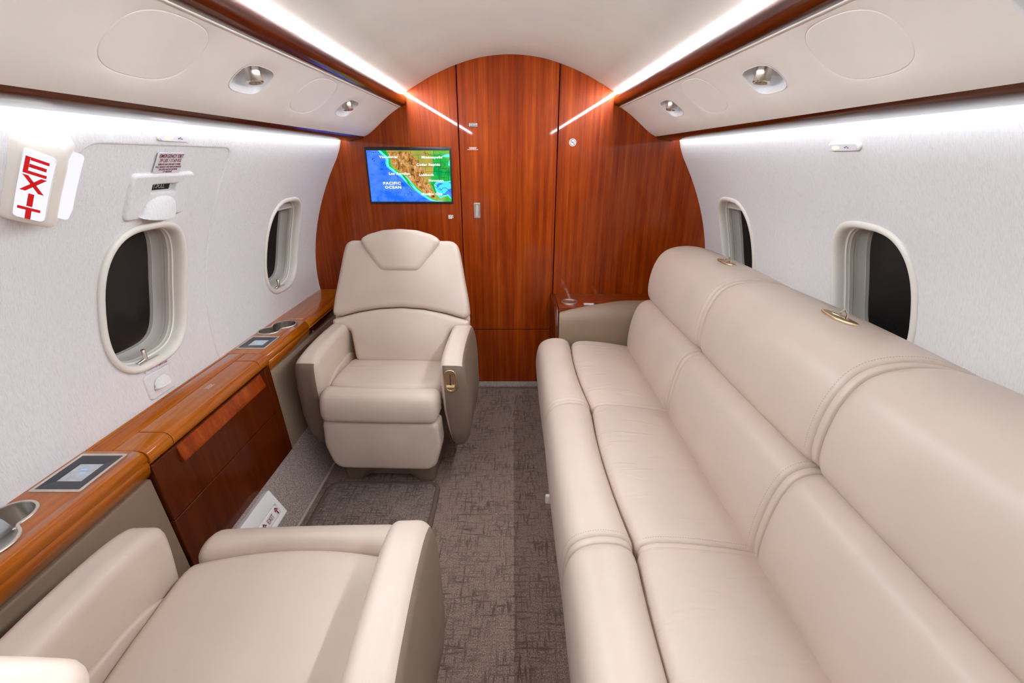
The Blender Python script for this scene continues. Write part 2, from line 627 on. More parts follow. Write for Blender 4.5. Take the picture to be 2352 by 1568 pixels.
def sheet(outer, holes, mp, step, lip=0.0, lip_r=0.006, back=False):
    """curved sheet with holes: CDT in 2D, mapped by mp(a,b,h). holes and outer edge get a rolled lip of depth lip"""
    def dense(p):
        out = []
        for i in range(len(p)):
            a, b = p[i], p[(i + 1) % len(p)]
            k = max(1, math.ceil(math.hypot(b[0] - a[0], b[1] - a[1]) / step))
            out += [(a[0] + (b[0] - a[0]) * j / k, a[1] + (b[1] - a[1]) * j / k) for j in range(k)]
        return out
    outer = dense(outer)
    holes = [dense(h) for h in holes]
    verts = []
    edges = []
    for loop in [outer] + holes:
        s = len(verts)
        verts += [Vector(p) for p in loop]
        edges += [(s + i, s + (i + 1) % len(loop)) for i in range(len(loop))]
    a0, a1 = min(p[0] for p in outer), max(p[0] for p in outer)
    b0, b1 = min(p[1] for p in outer), max(p[1] for p in outer)
    na, nb = max(2, int((a1 - a0) / step)), max(2, int((b1 - b0) / step))
    loops = [outer] + holes
    for i in range(1, na):
        for j in range(1, nb):
            p = (a0 + (a1 - a0) * i / na, b0 + (b1 - b0) * j / nb)
            if not inside(p, outer) or any(inside(p, h) for h in holes):
                continue
            if min(min((p[0] - q[0]) ** 2 + (p[1] - q[1]) ** 2 for q in l) for l in loops) < (step * 0.35) ** 2:
                continue
            verts.append(Vector(p))
    vo, eo, fo, _, _, _ = delaunay_2d_cdt(verts, edges, [], 0, 1e-7)
    fs = []
    for f in fo:
        c = [sum(vo[i][k] for i in f) / len(f) for k in (0, 1)]
        if inside(c, outer) and not any(inside(c, h) for h in holes):
            fs.append(tuple(f))
    mb = MB()
    mb.add([mp(p[0], p[1], 0.0) for p in vo], fs)
    if lip > 0:
        for li, loop in enumerate(loops):
            L = ccw(loop)
            sgn = -1 if li == 0 else 1      # outer: grow outwards; holes: grow into the hole
            rows = [[mp(a, b, 0.0) for a, b in L]]
            for k in (1, 2, 3):
                th = PI / 2 * k / 3
                r = inset(L, sgn * lip_r * math.sin(th))
                rows.append([mp(a, b, -lip_r * (1 - math.cos(th))) for a, b in r])
            r = inset(L, sgn * lip_r)
            rows.append([mp(a, b, -lip) for a, b in r])
            mb.grid(rows, closed_u=True)
    return mb

def text_mesh(name, body, size, mp, mat, parent, align='CENTER', h0=0.0, depth=0.0006, sx=1.0, shear=0.0, spacing=1.0, bold=0.0):
    """lettering laid on a surface: mp(a,b,h) with a to the right and b up (metres from the text's centre line)"""
    cu = bpy.data.curves.new(name, 'FONT')
    cu.body = body
    cu.size = size
    cu.align_x = align
    cu.align_y = 'CENTER'
    cu.resolution_u = 2
    cu.space_character = spacing
    cu.shear = shear
    cu.offset = bold
    o = bpy.data.objects.new(name, cu)
    COL.objects.link(o)
    dg = bpy.context.evaluated_depsgraph_get()
    dg.update()
    me = bpy.data.meshes.new_from_object(o.evaluated_get(dg))
    vs = [tuple(v.co) for v in me.vertices]
    fs = [tuple(p.vertices) for p in me.polygons]
    bpy.data.objects.remove(o)
    bpy.data.curves.remove(cu)
    bpy.data.meshes.remove(me)
    pts = [mp(v[0] * sx, v[1], h0 + depth) for v in vs]
    return link_mesh(name, pts, fs, mat, parent, smooth=False, recalc=False)

def dashes(path, length, gap, w, h, nrm, mat, name, parent):
    """a row of stitches along a 3D path, lying on the surface whose normal is nrm(i)"""
    P = [Vector(p) for p in path]
    L = [0.0]
    for a, b in zip(P[:-1], P[1:]):
        L.append(L[-1] + (b - a).length)
    mb = MB()
    def at(s):
        for i in range(len(L) - 1):
            if L[i + 1] >= s:
                d = L[i + 1] - L[i]
                t = 0 if d < 1e-9 else (s - L[i]) / d
                return P[i].lerp(P[i + 1], t), i
        return P[-1], len(P) - 2
    s = 0.0
    while s + length < L[-1]:
        a, i = at(s)
        b, _ = at(s + length)
        n = Vector(nrm(i)).normalized()
        t = (b - a).normalized()
        q = n.cross(t) * w
        mb.add([a + q + n * 0, b + q, b - q, a - q, (a + b) / 2 + n * h + q * 0.5, (a + b) / 2 + n * h - q * 0.5],
               [(0, 1, 4), (1, 2, 5, 4), (2, 3, 5), (3, 0, 4, 5)])
        s += length + gap
    o = mb.build(name, mat, parent, smooth=False)
    return o

# ------------------------------------------------------------------ cabin section (x, z), measured on the bulkhead
PLZ = [1.42, 1.355, 1.275, 1.165, 1.055, .937, .839, .739, .627, .5, .4]
PLX = [.862, .905, .955, 1.01, 1.055, 1.09, 1.11, 1.118, 1.115, 1.09, 1.05]
WP = np.polyfit(PLZ, PLX, 4)
WD = np.polyder(WP)
def wx(z):
    z = max(0.15, min(1.52, z))
    if z > 1.36:                      # steeper behind the lower trim, where the cove light sits
        return float(np.polyval(WP, 1.36)) - .30 * (z - 1.36) - .9 * max(0, .02 - (z - 1.36)) * 0
    return float(np.polyval(WP, z))
def wall_map(side):
    def f(y, z, h):
        d = float(np.polyval(WD, max(0.15, min(1.52, z))))
        l = math.hypot(1, d)
        return (side * wx(z) - side * h / l, y, z + h * d / l)
    return f
WL, WR = wall_map(-1), wall_map(1)

YF, YB = 2.6, -1.5     # bulkhead and the far end behind the camera

BIN = [(.556, 1.583), (.59, 1.563), (.621, 1.542), (.65, 1.52), (.68, 1.496), (.705, 1.475), (.73, 1.457), (.757, 1.443)]
def bin_map(side):
    P = [Vector(p) for p in BIN]
    L = [0.0]
    for a, b in zip(P[:-1], P[1:]):
        L.append(L[-1] + (b - a).length)
    def f(y, t, h):
        t = max(0, min(L[-1], t))
        for i in range(len(L) - 1):
            if L[i + 1] >= t - 1e-9:
                break
        p = P[i].lerp(P[i + 1], (t - L[i]) / (L[i + 1] - L[i]))
        tg = (P[-1] - P[0]).normalized()
        n = Vector((tg.y, -tg.x))     # pointing down and inboard
        q = p + n * h
        return (side * q.x, y, q.y)
    return f, L[-1]
BINL, BT = bin_map(-1)
BINR, _ = bin_map(1)

CEIL = [(.5255, 1.6475), (.508, 1.6575), (.483, 1.6715), (.455, 1.686), (.38, 1.724), (.264, 1.768), (.141, 1.799), (0, 1.811)]

def strip_y(prof, y0, y1, side=1, n=2):
    """open or closed (x,z) profile swept along y"""
    mb = MB()
    rows = [[(side * x, y0 + (y1 - y0) * k / (n - 1), z) for x, z in prof] for k in range(n)]
    return mb, rows

def prism(prof, y0, y1, side=1, bev=0.0):
    """closed (x,z) profile as a solid along y, ends capped and eased"""
    p = ccw(prof)
    st = [(y0, 0)] if bev <= 0 else [(y0, bev), (y0 + bev, 0)]
    st += [(y1, 0)] if bev <= 0 else [(y1 - bev, 0), (y1, bev)]
    rows = [[(side * x, y, z) for x, z in (inset(p, i) if i else p)] for y, i in st]
    mb = MB()
    mb.grid(rows, closed_u=True)
    n = len(p)
    mb.add(rows[0], [tuple(range(n))])
    mb.add(rows[-1], [tuple(range(n))])
    return mb

def plate(outline, mp, thick=0.02, bev=0.002):
    o = ccw(outline)
    n = len(o)
    rows = [[mp(a, b, -thick) for a, b in o], [mp(a, b, -bev) for a, b in o], [mp(a, b, 0) for a, b in inset(o, bev)]]
    mb = MB()
    mb.grid(rows, closed_u=True)
    mb.add(rows[0], [tuple(range(n))])
    mb.add(rows[-1], [tuple(range(n))])
    return mb

def clip_x(poly, xlim, keep_less):
    out = []
    for i in range(len(poly)):
        a, b = poly[i - 1], poly[i]
        ia = (a[0] <= xlim) == keep_less
        ib = (b[0] <= xlim) == keep_less
        if ia != ib:
            t = (xlim - a[0]) / (b[0] - a[0])
            out.append((xlim, a[1] + (b[1] - a[1]) * t))
        if ib:
            out.append(b)
    return out

def clip_z(poly, zlim, keep_less):
    q = clip_x([(b, a) for a, b in poly], zlim, keep_less)
    return [(b, a) for a, b in q]

# ------------------------------------------------------------------ setting: floor, ceiling, walls
fl = MB()
fl.box(-1.0, 1.05, YB, YF + 0.02, -0.04, 0.0)
floor = fl.build('floor', M['carpet'], smooth=False)
floor['kind'] = 'structure'

SLOPE = [(.835, 0.0), (.848, .012), (.925, .168), (.932, .185), (.96, .19), (1.0, .16), (1.0, -.01)]
bl = prism(SLOPE, YB, YF, -1)
baseb = bl.build('baseboard_left', M['carpet_plain'], angle=50)
baseb['kind'] = 'structure'
b2 = MB()
b2.box(-.86, .95, 2.545, YF + .004, -.002, .022, .008)
bb = b2.build('baseboard_front', M['carpet_plain'])
bb['kind'] = 'structure'
tr = MB()
tr.box(-.834, -.823, YB, 2.545, -.002, .006, .002)
t5 = tr.build('trim_5', M['track'])
t5['kind'] = 'structure'

cprof = [(-x, z) for x, z in CEIL] + [(x, z) for x, z in reversed(CEIL[:-1])]
cs = spline([(a, b) for a, b in cprof], 60, closed=False)
mb = MB()
mb.grid([[(x, y, z) for x, z in cs] for y in np.linspace(YB, YF, 20)])
mb.grid([[(x, y, z + .02) for x, z in cs] for y in (YB, YF)])
ceiling = mb.build('ceiling', M['ceiling'], recalc=False)
ceiling['kind'] = 'structure'

HY0, HY1, HZ1 = 1.026, 1.614, 1.374
hatch_hole = rpoly([(HY0, .56, 0), (HY1, .56, 0), (HY1, HZ1, .035), (HY0, HZ1, .075)], 8)
WZ, WHY, WHZ = .951, .169, .217
win_hole = lambda yc: superellipse(yc, WZ, WHY, WHZ, 3.0, 72)
wl = sheet([(YB, .46), (YF, .46), (YF, 1.485), (YB, 1.485)], [hatch_hole, win_hole(2.19)], WL, .05, lip=.03, lip_r=.008)
wall_l = wl.build('wall_left', M['fabric'], angle=60, recalc=False)
wall_l['kind'] = 'structure'
wr = sheet([(YB, .46), (YF, .46), (YF, 1.485), (YB, 1.485)], [win_hole(1.322), win_hole(2.195)], WR, .05, lip=.03, lip_r=.008)
wall_r = wr.build('wall_right', M['fabric'], angle=60, recalc=False)
wall_r['kind'] = 'structure'

full = [(wx(z) + .02, z) for z in (0.16, .3, .5, .7, .85, 1.0, 1.1, 1.2, 1.3, 1.36, 1.4, 1.46)]
outl = [(.99, -.01)] + full + [(.80, 1.55), (.62, 1.66), (.46, 1.72), (.30, 1.78), (.15, 1.82), (0, 1.835)]
outl = outl + [(-x, z) for x, z in reversed(outl[:-1])]
bk = lambda yy: (lambda a, b, h: (a, yy - h, b))
DL, DR = -.268, .249
wall_f = plate(clip_x(outl, DL - .002, True), bk(YF), .03, .003).build('wall_front', M['wood_z'])
wall_f['kind'] = 'structure'
plate(clip_x(outl, DR + .002, False), bk(YF), .03, .003).build('side_panel', M['wood_z'], wall_f)
mb = MB(); mb.box(-1.2, 1.2, YF + .034, YF + .05, -.02, 1.9)
mb.build('backing', M['gap'], wall_f, smooth=False)  # added unseen dark sheet, stops light leaking through the door gaps
door = struct_root('door_1', (0, YF, 0))
dpoly = clip_x(clip_x(outl, DL + .002, False), DR - .002, True)
plate(clip_z(dpoly, .3725, False), bk(YF + .004), .025, .003).build('upper_panel', M['wood_z'], door)
plate(clip_z(clip_z(dpoly, .3695, True), .012, False), bk(YF + .004), .025, .003).build('lower_panel', M['wood_z'], door)
# recessed pull, vacancy sign and the small placard
hp = rpoly([(-.198, 1.030, .003), (-.166, 1.030, .003), (-.166, 1.110, .003), (-.198, 1.110, .003)], 3)
hi_ = rpoly([(-.192, 1.037, .008), (-.173, 1.037, .008), (-.173, 1.103, .008), (-.192, 1.103, .008)], 4)
mb = sheet(hp, [hi_], bk(YF + .001), .05, lip=.006, lip_r=.002)
hd = mb.build('pull_plate', M['steel'], door)
hd['label'] = 'brushed steel recessed pull'
pillow(hi_, bk(YF + .005), .002, .002, .001, .001, 4, 40).build('pull_cup', M['rim'], hd)
vp = rpoly([(-.212, 1.489, .001), (-.170, 1.489, .001), (-.170, 1.506, .001), (-.212, 1.506, .001)], 2)
vs = plate(vp, bk(YF), .004, .001).build('vacancy_sign', M['steel'], door)
vs['label'] = 'slate sign reading VACANT'
plate(rpoly([(-.210, 1.491, .001), (-.172, 1.491, .001), (-.172, 1.504, .001), (-.210, 1.504, .001)], 2), bk(YF - .0005), .001, .0003).build('sign_face', M['signblue'], vs)
text_mesh('sign_text', 'VACANT', .0105, lambda a, b, h: (-.191 + a, YF - .0012 - h, 1.4975 + b), M['print'], vs, sx=.95)
pl = MB()
for r, (w, z) in enumerate(((.040, 1.3905), (.038, 1.3855), (.058, 1.3805))):
    x = -.195 - w / 2
    while x < -.195 + w / 2 - .003:
        l = random.uniform(.002, .006)
        pl.box(x, x + l, YF + .0032, YF + .004, z - .0012, z + .0012)
        x += l + .0012
pl.build('placard_print', M['print'], door, smooth=False)

we = MB(); we.box(-1.2, 1.2, YB - .03, YB, -.02, 1.9)
wall_b = we.build('wall_back', M['wood_zd'], smooth=False)
wall_b['kind'] = 'structure'

# ------------------------------------------------------------------ wood trims and light strips
UT = [(.536, 1.636), (.530, 1.633), (.5265, 1.620), (.5265, 1.606), (.530, 1.594), (.538, 1.586), (.556, 1.581), (.580, 1.590), (.57, 1.632)]
LT = [(.757, 1.447), (.762, 1.438), (.772, 1.431), (.790, 1.4265), (.843, 1.4215), (.8505, 1.4225), (.850, 1.446), (.80, 1.465), (.77, 1.462)]
for k, (prof, side, nm) in enumerate(((UT, -1, 'trim_1'), (UT, 1, 'trim_2'), (LT, -1, 'trim_3'), (LT, 1, 'trim_4'))):
    o = prism(prof, YB, YF - .001, side).build(nm, M['wood_trim'], angle=40)
    o['kind'] = 'structure'
    if k < 2:
        mb = MB(); mb.tube([(side * .559, YB, 1.5805), (side * .559, YF - .002, 1.5805)], .0028, 8)
        e = mb.build('edge_bead', M['cream'], o); e['label'] = 'thin pale bead'
    else:
        lens = [(.8515, 1.4232), (.8635, 1.4240), (.8635, 1.4460), (.851, 1.446)]
        e = prism(lens, YB + .02, YF - .01, side).build('light_lens', M['led_low'], o)
        e['label'] = 'white light strip hidden behind the wood lip'
for side, w in ((-1, 'left'), (1, 'right')):
    lens = [(.537, 1.6375), (.5325, 1.6395), (.5280, 1.6425), (.5245, 1.6465), (.535, 1.658), (.552, 1.637)]
    o = prism(lens, YB + .01, YF - .012, side).build('light_strip', M['led'])
    tag(o, 'bright white light strip along the %s edge of the arched ceiling' % w, 'light', 'ceiling edge light strips')

# ------------------------------------------------------------------ overhead panels with oval covers, reading lights
OVY, RDY = (-.43, .27, .975, 1.685), (.62, 1.315, 2.03)
OV = lambda y: superellipse(y, .098, .113, .079, 2.7, 64)
RC = lambda y: superellipse(y, .108, .079, .046, 3.0, 56)
for side, bmap, w in ((-1, BINL, 'left'), (1, BINR, 'right')):
    root = thing('overhead_panel', 'cream overhead service panel with oval covers running along the %s side' % w, 'panel', (side * .66, 1.0, 1.51))
    mb = sheet([(YB, .0), (YF, .0), (YF, BT), (YB, BT)], [OV(y) for y in OVY] + [RC(y) for y in RDY], bmap, .03, lip=.012, lip_r=.004)
    mb.build('panel_skin', M['panel'], root, angle=60, recalc=False)
    for y in OVY:
        o = [(y + (a - y) * .962, .098 + (b - .098) * .946) for a, b in OV(y)]
        cb = sheet(o, [], bmap, .03, lip=.01, lip_r=.003)
        cb.build('oval_cover', M['panel'], root, angle=60, recalc=False)
    for y in RDY:
        where = {0.62: 'overhead near the top %s picture corner', 1.315: 'on the %s, nearer of two in full view', 2.03: 'on the %s, closest to the bulkhead'}[y] % w
        c = bmap(y, .108, -.02)
        rl = thing('reading_light', 'reading light and air nozzle recess, ' + where, 'light', c)
        # bowl: rolled lip, side wall, sloping floor
        rc = ccw(RC(y))
        rows = [[bmap(a, b, .0006) for a, b in rc]]
        for s, h in ((.97, .0012), (.93, -.001), (.88, -.012), (.84, -.03), (.80, -.042), (.55, -.046), (.25, -.047)):
            rows.append([bmap(y + (a - y) * s, .108 + (b - .108) * s, h) for a, b in rc])
        mb = MB(); mb.grid(rows, closed_u=True)
        n = len(rc)
        mb.add(rows[-1] + [bmap(y, .108, -.047)], [(i, (i + 1) % n, n) for i in range(n)])
        mb.build('recess_bowl', M['white'], rl, angle=50)
        def lathe(cy, ct, pr, tilt):
            p0 = Vector(bmap(cy, ct, -.044))
            ax = (Vector((side * -.12, tilt, -1))).normalized()
            u = ax.orthogonal().normalized()
            v = ax.cross(u)
            rows = [[tuple(p0 + ax * h + (u * math.cos(2 * PI * k / 28) + v * math.sin(2 * PI * k / 28)) * r) for k in range(28)] for h, r in pr]
            m_ = MB(); m_.grid(rows, closed_u=True)
            return m_, rows
        pr = [(-.008, .0245), (.012, .025), (.016, .024), (.020, .0205), (.046, .0200), (.051, .0212), (.054, .0195), (.053, .014), (.046, .0135), (.044, .0)]
        m_, rw = lathe(y + .020, .088, pr, -.05)
        lh = m_.build('lamp_head', M['nickel'], rl, angle=40)
        pr = [(-.008, .021), (.012, .0218), (.018, .020), (.024, .0145), (.029, .010), (.031, .0)]
        m_, rw = lathe(y - .036, .092, pr, -.1)
        m_.build('air_nozzle', M['nickel'], rl, angle=40)

# ------------------------------------------------------------------ windows
def window(nm, side, yc, latch=True, shade=False):
    wm = WL if side < 0 else WR
    w = struct_root(nm, wm(yc, WZ, 0))
    base = ccw(win_hole(yc))
    def ring(ins, h):
        return [wm(a, b, h) for a, b in (inset(base, ins) if ins else base)]
    mb = MB()
    mb.grid([ring(i, h) for i, h in ((.002, -.012), (-.004, .000), (-.004, .004), (-.001, .0075), (.004, .009), (.009, .0080), (.014, .004), (.018, -.003), (.0205, -.012), (.0215, -.022), (.026, -.024))], closed_u=True)
    fr = mb.build('window_frame', M['frame'], w, angle=60)
    mb = MB()
    mb.grid([ring(i, h) for i, h in ((.026, -.024), (.027, -.031), (.030, -.033), (.031, -.044), (.029, -.046), (.031, -.060), (.034, -.063), (.037, -.074), (.041, -.076), (.043, -.088))], closed_u=True)
    mb.build('window_liner', M['liner'], w, angle=50)
    mb = MB()
    r = ring(.0300, -.052)
    mb.add(r, [tuple(range(len(r)))])
    mb.build('inner_pane', M['glass'], w, smooth=False)
    rows = [ring(.0415, -.086)]
    for s in (.8, .6, .4, .2):
        rows.append([wm(yc + (a - yc) * s, WZ + (b - WZ) * s, -.086 - .010 * (1 - s * s)) for a, b in inset(base, .0415)])
    mb = MB(); mb.grid(rows, closed_u=True)
    mb.add(rows[-1], [tuple(range(len(rows[-1])))])
    mb.build('outer_pane', M['pane_out'], w)
    if shade:
        o = inset(base, .026)
        zl = WZ + WHZ - .026 - .036
        top = [p for p in o if p[1] > zl]
        top.sort(key=lambda p: p[0])
        rows = []
        for h in (-.030, -.038):
            rows.append([wm(a, b, h) for a, b in top] + [wm(a, zl - (.004 if h < -.035 else 0), h) for a, b in reversed(top)])
        mb = MB(); mb.grid(rows, closed_u=True)
        n = len(top)
        for row in rows:
            mb.add(row, [(i, i + 1, 2 * n - 2 - i, 2 * n - 1 - i) for i in range(n - 1)])
        sh = mb.build('window_shade', M['shade'], w, smooth=False)
        mb = MB()
        mb.tube([wm(top[0][0] + (top[-1][0] - top[0][0]) * t, zl + .002, -.029) for t in np.linspace(0, 1, 9)], .004, 8)
        mb.build('shade_rail', M['liner'], sh)
    if latch:
        y0 = yc - .035
        p = Vector(wm(y0, WZ - WHZ + .034, -.004))
        mb = MB()
        mb.tube([p + Vector((0, 0, -.004)), p + Vector((0, 0, .026)), p + Vector((0, 0, .0275))], [.0062, .0062, .005], 16)
        lt = mb.build('latch_knob', M['nickel'], w, angle=40)
        mb = MB()
        q = p + Vector((0, 0, -.003))
        mb.tube([q, q + Vector((0, -.016, -.001)), q + Vector((side * .006, -.026, -.006))], [.0045, .004, .003], 8)
        mb.build('latch_arm', M['nickel'], lt, angle=40)
        mb = MB()
        mb.box(p.x - .004, p.x + .004, p.y - .03, p.y + .05, p.z - .013, p.z - .0105)
        mb.build('latch_slot', M['liner'], w, smooth=False)
    return w

window('window_1', -1, 1.322)
window('window_2', -1, 2.19, shade=True)
window('window_3', 1, 2.195, latch=False, shade=True)
window('window_4', 1, 1.322, latch=False)

# ------------------------------------------------------------------ emergency hatch in the left wall
hatch = thing('emergency_hatch', 'fabric-covered emergency exit hatch around the nearer left window', 'hatch', WL(1.32, .63, 0))
ho = rpoly([(HY0 + .0065, .56, 0), (HY1 - .0065, .56, 0), (HY1 - .0065, HZ1 - .0070, .033), (HY0 + .0065, HZ1 - .0070, .072)], 8)
cov = rpoly([(1.222, 1.193, .006), (1.436, 1.193, .006), (1.446, 1.296, .006), (1.222, 1.296, .006)], 4)
cov2 = rpoly([(1.258, .638, .008), (1.360, .638, .008), (1.367, .709, .008), (1.258, .713, .008)], 4)
grow = lambda p, d: inset(ccw(p), -d)
mb = sheet(ho, [win_hole(1.322), grow(cov, .0025), grow(cov2, .002)], lambda a, b, h: WL(a, b, h - .0045), .04, lip=.02, lip_r=.006)
mb.build('hatch_panel', M['fabric'], hatch, angle=60, recalc=False)
ap = rpoly([(1.283, 1.250, .004), (1.386, 1.250, .004), (1.392, 1.281, .004), (1.283, 1.281, .004)], 3)
mb = sheet(cov, [ap], lambda a, b, h: WL(a, b, h + .006), .03, lip=.02, lip_r=.006)
hc = mb.build('handle_cover', M['fabric'], hatch, angle=60, recalc=False)
mb = MB()
mb.add([WL(a, b, -.012) for a, b in ((1.275, 1.243), (1.398, 1.243), (1.398, 1.288), (1.275, 1.288))], [(0, 1, 2, 3)])
mb.build('aperture_back', M['liner'], hc, smooth=False)
mb = MB()
hr = [(1.281, 1.252), (1.372, 1.252), (1.372, 1.278), (1.281, 1.278)]
mb = plate(rpoly([(a, b, .003) for a, b in hr], 3), lambda a, b, h: WL(a, b, h - .006), .005, .0015)
hd = mb.build('pull_handle', M['pane_out'], hc)
mb = plate(rpoly([(1.281, 1.256, .001), (1.352, 1.256, .001), (1.352, 1.274, .001), (1.281, 1.274, .001)], 2), lambda a, b, h: WL(a, b, h - .0055), .002, .0004)
text_mesh('handle_text', 'T-PULL', .0145, lambda a, b, h: WL(1.327 + a, 1.265 + b, -.0055 + h), M['shade'], hd)
# scooped finger tabs (half-dome shells)
def scoop(yc, zb, hy, hz, dep, skew):
    rows = []
    for i in range(17):
        th = PI * i / 16
        row = []
        for j in range(13):
            ph = PI * j / 12
            u = -math.cos(th)
            v = math.sin(ph) * math.sin(th) ** .8
            b = (1 - math.cos(ph)) / 2
            row.append(WL(yc + hy * u + skew * b * hz, zb + hz * b * math.sin(th) ** .75, .004 + dep * math.sin(th) ** .8 * math.sin(PI * (0.5 + 0.5 * j / 12)) if False else .004 + dep * (math.sin(th) ** .8) * (1 - b) ** .55))
        rows.append(row)
    mb = MB(); mb.grid(rows)
    lip = [r[0] for r in rows]
    low = [WL(yc + hy * -math.cos(PI * i / 16), zb - .002, .004) for i in range(17)]
    mb.grid([lip, low])
    return mb
scoop(1.322, 1.196, .066, .050, .032, .25).build('finger_tab', M['fabric'], hc, angle=60)
mb = sheet(cov2, [], lambda a, b, h: WL(a, b, h + .002), .03, lip=.01, lip_r=.004)
lc = mb.build('lower_cover', M['fabric'], hatch, angle=60, recalc=False)
scoop(1.307, .666, .034, .030, .022, .2).build('finger_tab', M['fabric'], lc, angle=60)
pc = [(1.281, 1.303), (1.384, 1.303), (1.384, 1.354), (1.281, 1.354)]
mb = plate(rpoly([(a, b, .002) for a, b in pc], 2), lambda a, b, h: WL(a, b, h + .002), .002, .0004)
pcd = mb.build('placard', M['label'], hatch)
pcd['label'] = 'white emergency exit placard with maroon lettering'
for body, size, z, sx in (('EMERGENCY EXIT', .0125, 1.3460, .93), ('39 LBS / 17.69 KG', .0120, 1.3350, .93), ('REMOVE AND DISCARD COVERS', .0062, 1.3255, .95),
                      ('PULL HANDLE AND HATCH INWARD', .0062, 1.3190, .95), ('DISCARD HATCH OUTSIDE', .0062, 1.3128, .95), ('OF AIRCRAFT', .0062, 1.3070, .95)):
    text_mesh('placard_text', body, size, (lambda zz: (lambda a, b, h: WL(1.3325 + a, zz + b, .0022 + h)))(z), M['maroon'], pcd, sx=sx, bold=.0002)
def use_label(y0, z0, y1, z1, hh, mat):
    f = lambda a, b, h: WL(y0 + (y1 - y0) * (a + .5), z0 + (z1 - z0) * (a + .5) + b, h + .002)
    mb = plate([(-.5, -hh), (.5, -hh), (.5, hh), (-.5, hh)], f, .002, .0003)
    l = mb.build('use_label', mat, hatch)
    L = math.hypot(y1 - y0, z1 - z0)
    text_mesh('label_text', 'EMERGENCY USE - REMOVE COVER', .0072, lambda a, b, h: f(a / L, b, h + .0003), M['maroon'], l, sx=.74, bold=.0002)
use_label(1.284, 1.1845, 1.388, 1.1845, .0075, M['labelcream'])
use_label(1.266, .733, 1.366, .724, .0085, M['label'])

# ------------------------------------------------------------------ indicator signs high on the walls
for side, wm, yc, zc, w in ((-1, WL, 1.33, 1.3935, 'left'), (1, WR, 1.327, 1.3705, 'right')):
    o = rpoly([(yc - .0625, zc - .0115, .011), (yc + .0625, zc - .0115, .011), (yc + .0625, zc + .0115, .011), (yc - .0625, zc + .0115, .011)], 6)
    s = thing('indicator_sign', 'small lit oblong cabin sign high on the %s fabric wall' % w, 'sign', wm(yc, zc, 0), 'wall indicator signs')
    pillow(o, wm, .006, .005, .004, .001, 4, 64).build('housing', M['white'], s)
    o2 = [(yc + (a - yc) * .9, zc + (b - zc) * .72) for a, b in o]
    mb = plate(o2, lambda a, b, h: wm(a, b, h + .0078), .002, .0004)
    mb.build('lens', M['label'], s)
    k = 1 if side < 0 else -1
    g = superellipse(yc - .026 * 1 if side < 0 else yc + .026, zc, .016, .0052, 2.4, 24)
    mb = plate(g, lambda a, b, h: wm(a, b, h + .0082), .001, .0002)
    e = mb.build('lit_symbol', M['glow'], s)
    e['label'] = 'glowing warm symbol'
    mb = MB()
    for dy, dz, hy, hz in ((.012, 0, .003, .0012), (.018, .002, .003, .001), (.024, -.001, .0035, .001)):
        mb.add([wm(yc + k * dy + a * hy, zc + dz + b * hz, .0086) for a, b in ((-1, -1), (1, -1), (1, 1), (-1, 1))], [(0, 1, 2, 3)])
    mb.build('dark_symbol', M['signblue'], s, smooth=False)

# ------------------------------------------------------------------ wedge-shaped EXIT sign on the left wall
ex = thing('exit_sign', 'wedge-shaped illuminated EXIT sign with red letters on the left wall', 'sign', WL(.95, 1.24, 0))
plan = rpoly([(.902, -.004, 0), (.905, .012, .010), (.938, .060, .010), (.950, .060, .010), (1.020, .014, .010), (1.024, -.004, 0)], 5)
def sign_map(a, b, t):
    return WL(a, t, b)
loft(plan, 1.233, 1.387, .012, .016, sign_map, mid=6, seg=5).build('housing', M['cream'], ex, angle=50)
fa0, fa1 = Vector((.905, .012)), Vector((.938, .060))
def face_map(p0, p1, zc):
    d = (p1 - p0)
    L = d.length
    d.normalize()
    nn = Vector((-d.y, d.x)) if p1.x > p0.x and p0.y < p1.y else Vector((d.y, -d.x))
    def f(a, b, h):
        q = p0 + d * (L / 2 + a) + nn * h
        return WL(q.x, zc + b, q.y)
    return f
fA = face_map(fa0, fa1, 1.308)
lensA = rpoly([(-.022, -.058, .006), (.021, -.058, .006), (.021, .060, .006), (-.022, .060, .006)], 5)
base_f = plate([(a * 1.05, b * 1.03) for a, b in lensA], lambda a, b, h: fA(a, b, h + .007), .012, .002)
lens = base_f.build('lens_base', M['white'], ex, angle=50)
lens = pillow(lensA, lambda a, b, h: fA(a, b, h + .006), .009, .006, .006, .0005, 4, 72).build('lens', M['exitlit'], ex)
def rects(mb, f, lst, h):
    for q in lst:
        mb.add([f(a, b, h) for a, b in q], [tuple(range(len(q)))])
LX = -.001
def bar(a0, a1, b0, b1):
    return [(LX + a0, b0), (LX + a1, b0), (LX + a1, b1), (LX + a0, b1)]
HA = .0162
for nm_, lst in (('letter_e', [bar(-.0165, -.0100, .025, .054), bar(-.0100, .0150, .0485, .054), bar(-.0100, .0130, .0365, .0425), bar(-.0100, .0150, .025, .0305)]),
                 ('letter_x', [[(LX - .0165, .0225), (LX - .0085, .0225), (LX + .0165, -.0055), (LX + .0085, -.0055)], [(LX + .0085, .0225), (LX + .0165, .0225), (LX - .0085, -.0055), (LX - .0165, -.0055)]]),
                 ('letter_i', [bar(-.0040, .0040, -.0320, -.0085)]),
                 ('letter_t', [bar(-.0155, .0155, -.0395, -.0342), bar(-.0040, .0040, -.0555, -.0395)])):
    mb = MB(); rects(mb, fA, lst, HA)
    l = mb.build(nm_, M['red'], lens, smooth=False, recalc=False)
fB = face_map(Vector((.950, .060)), Vector((1.020, .014)), 1.308)
def fB(a, b, h):
    p0, p1 = Vector((.950, .060)), Vector((1.020, .014))
    d = (p1 - p0); L = d.length; d.normalize()
    nn = Vector((-d.y, d.x))
    q = p0 + d * (L / 2 + a) + nn * h
    return WL(q.x, 1.308 + b, q.y)
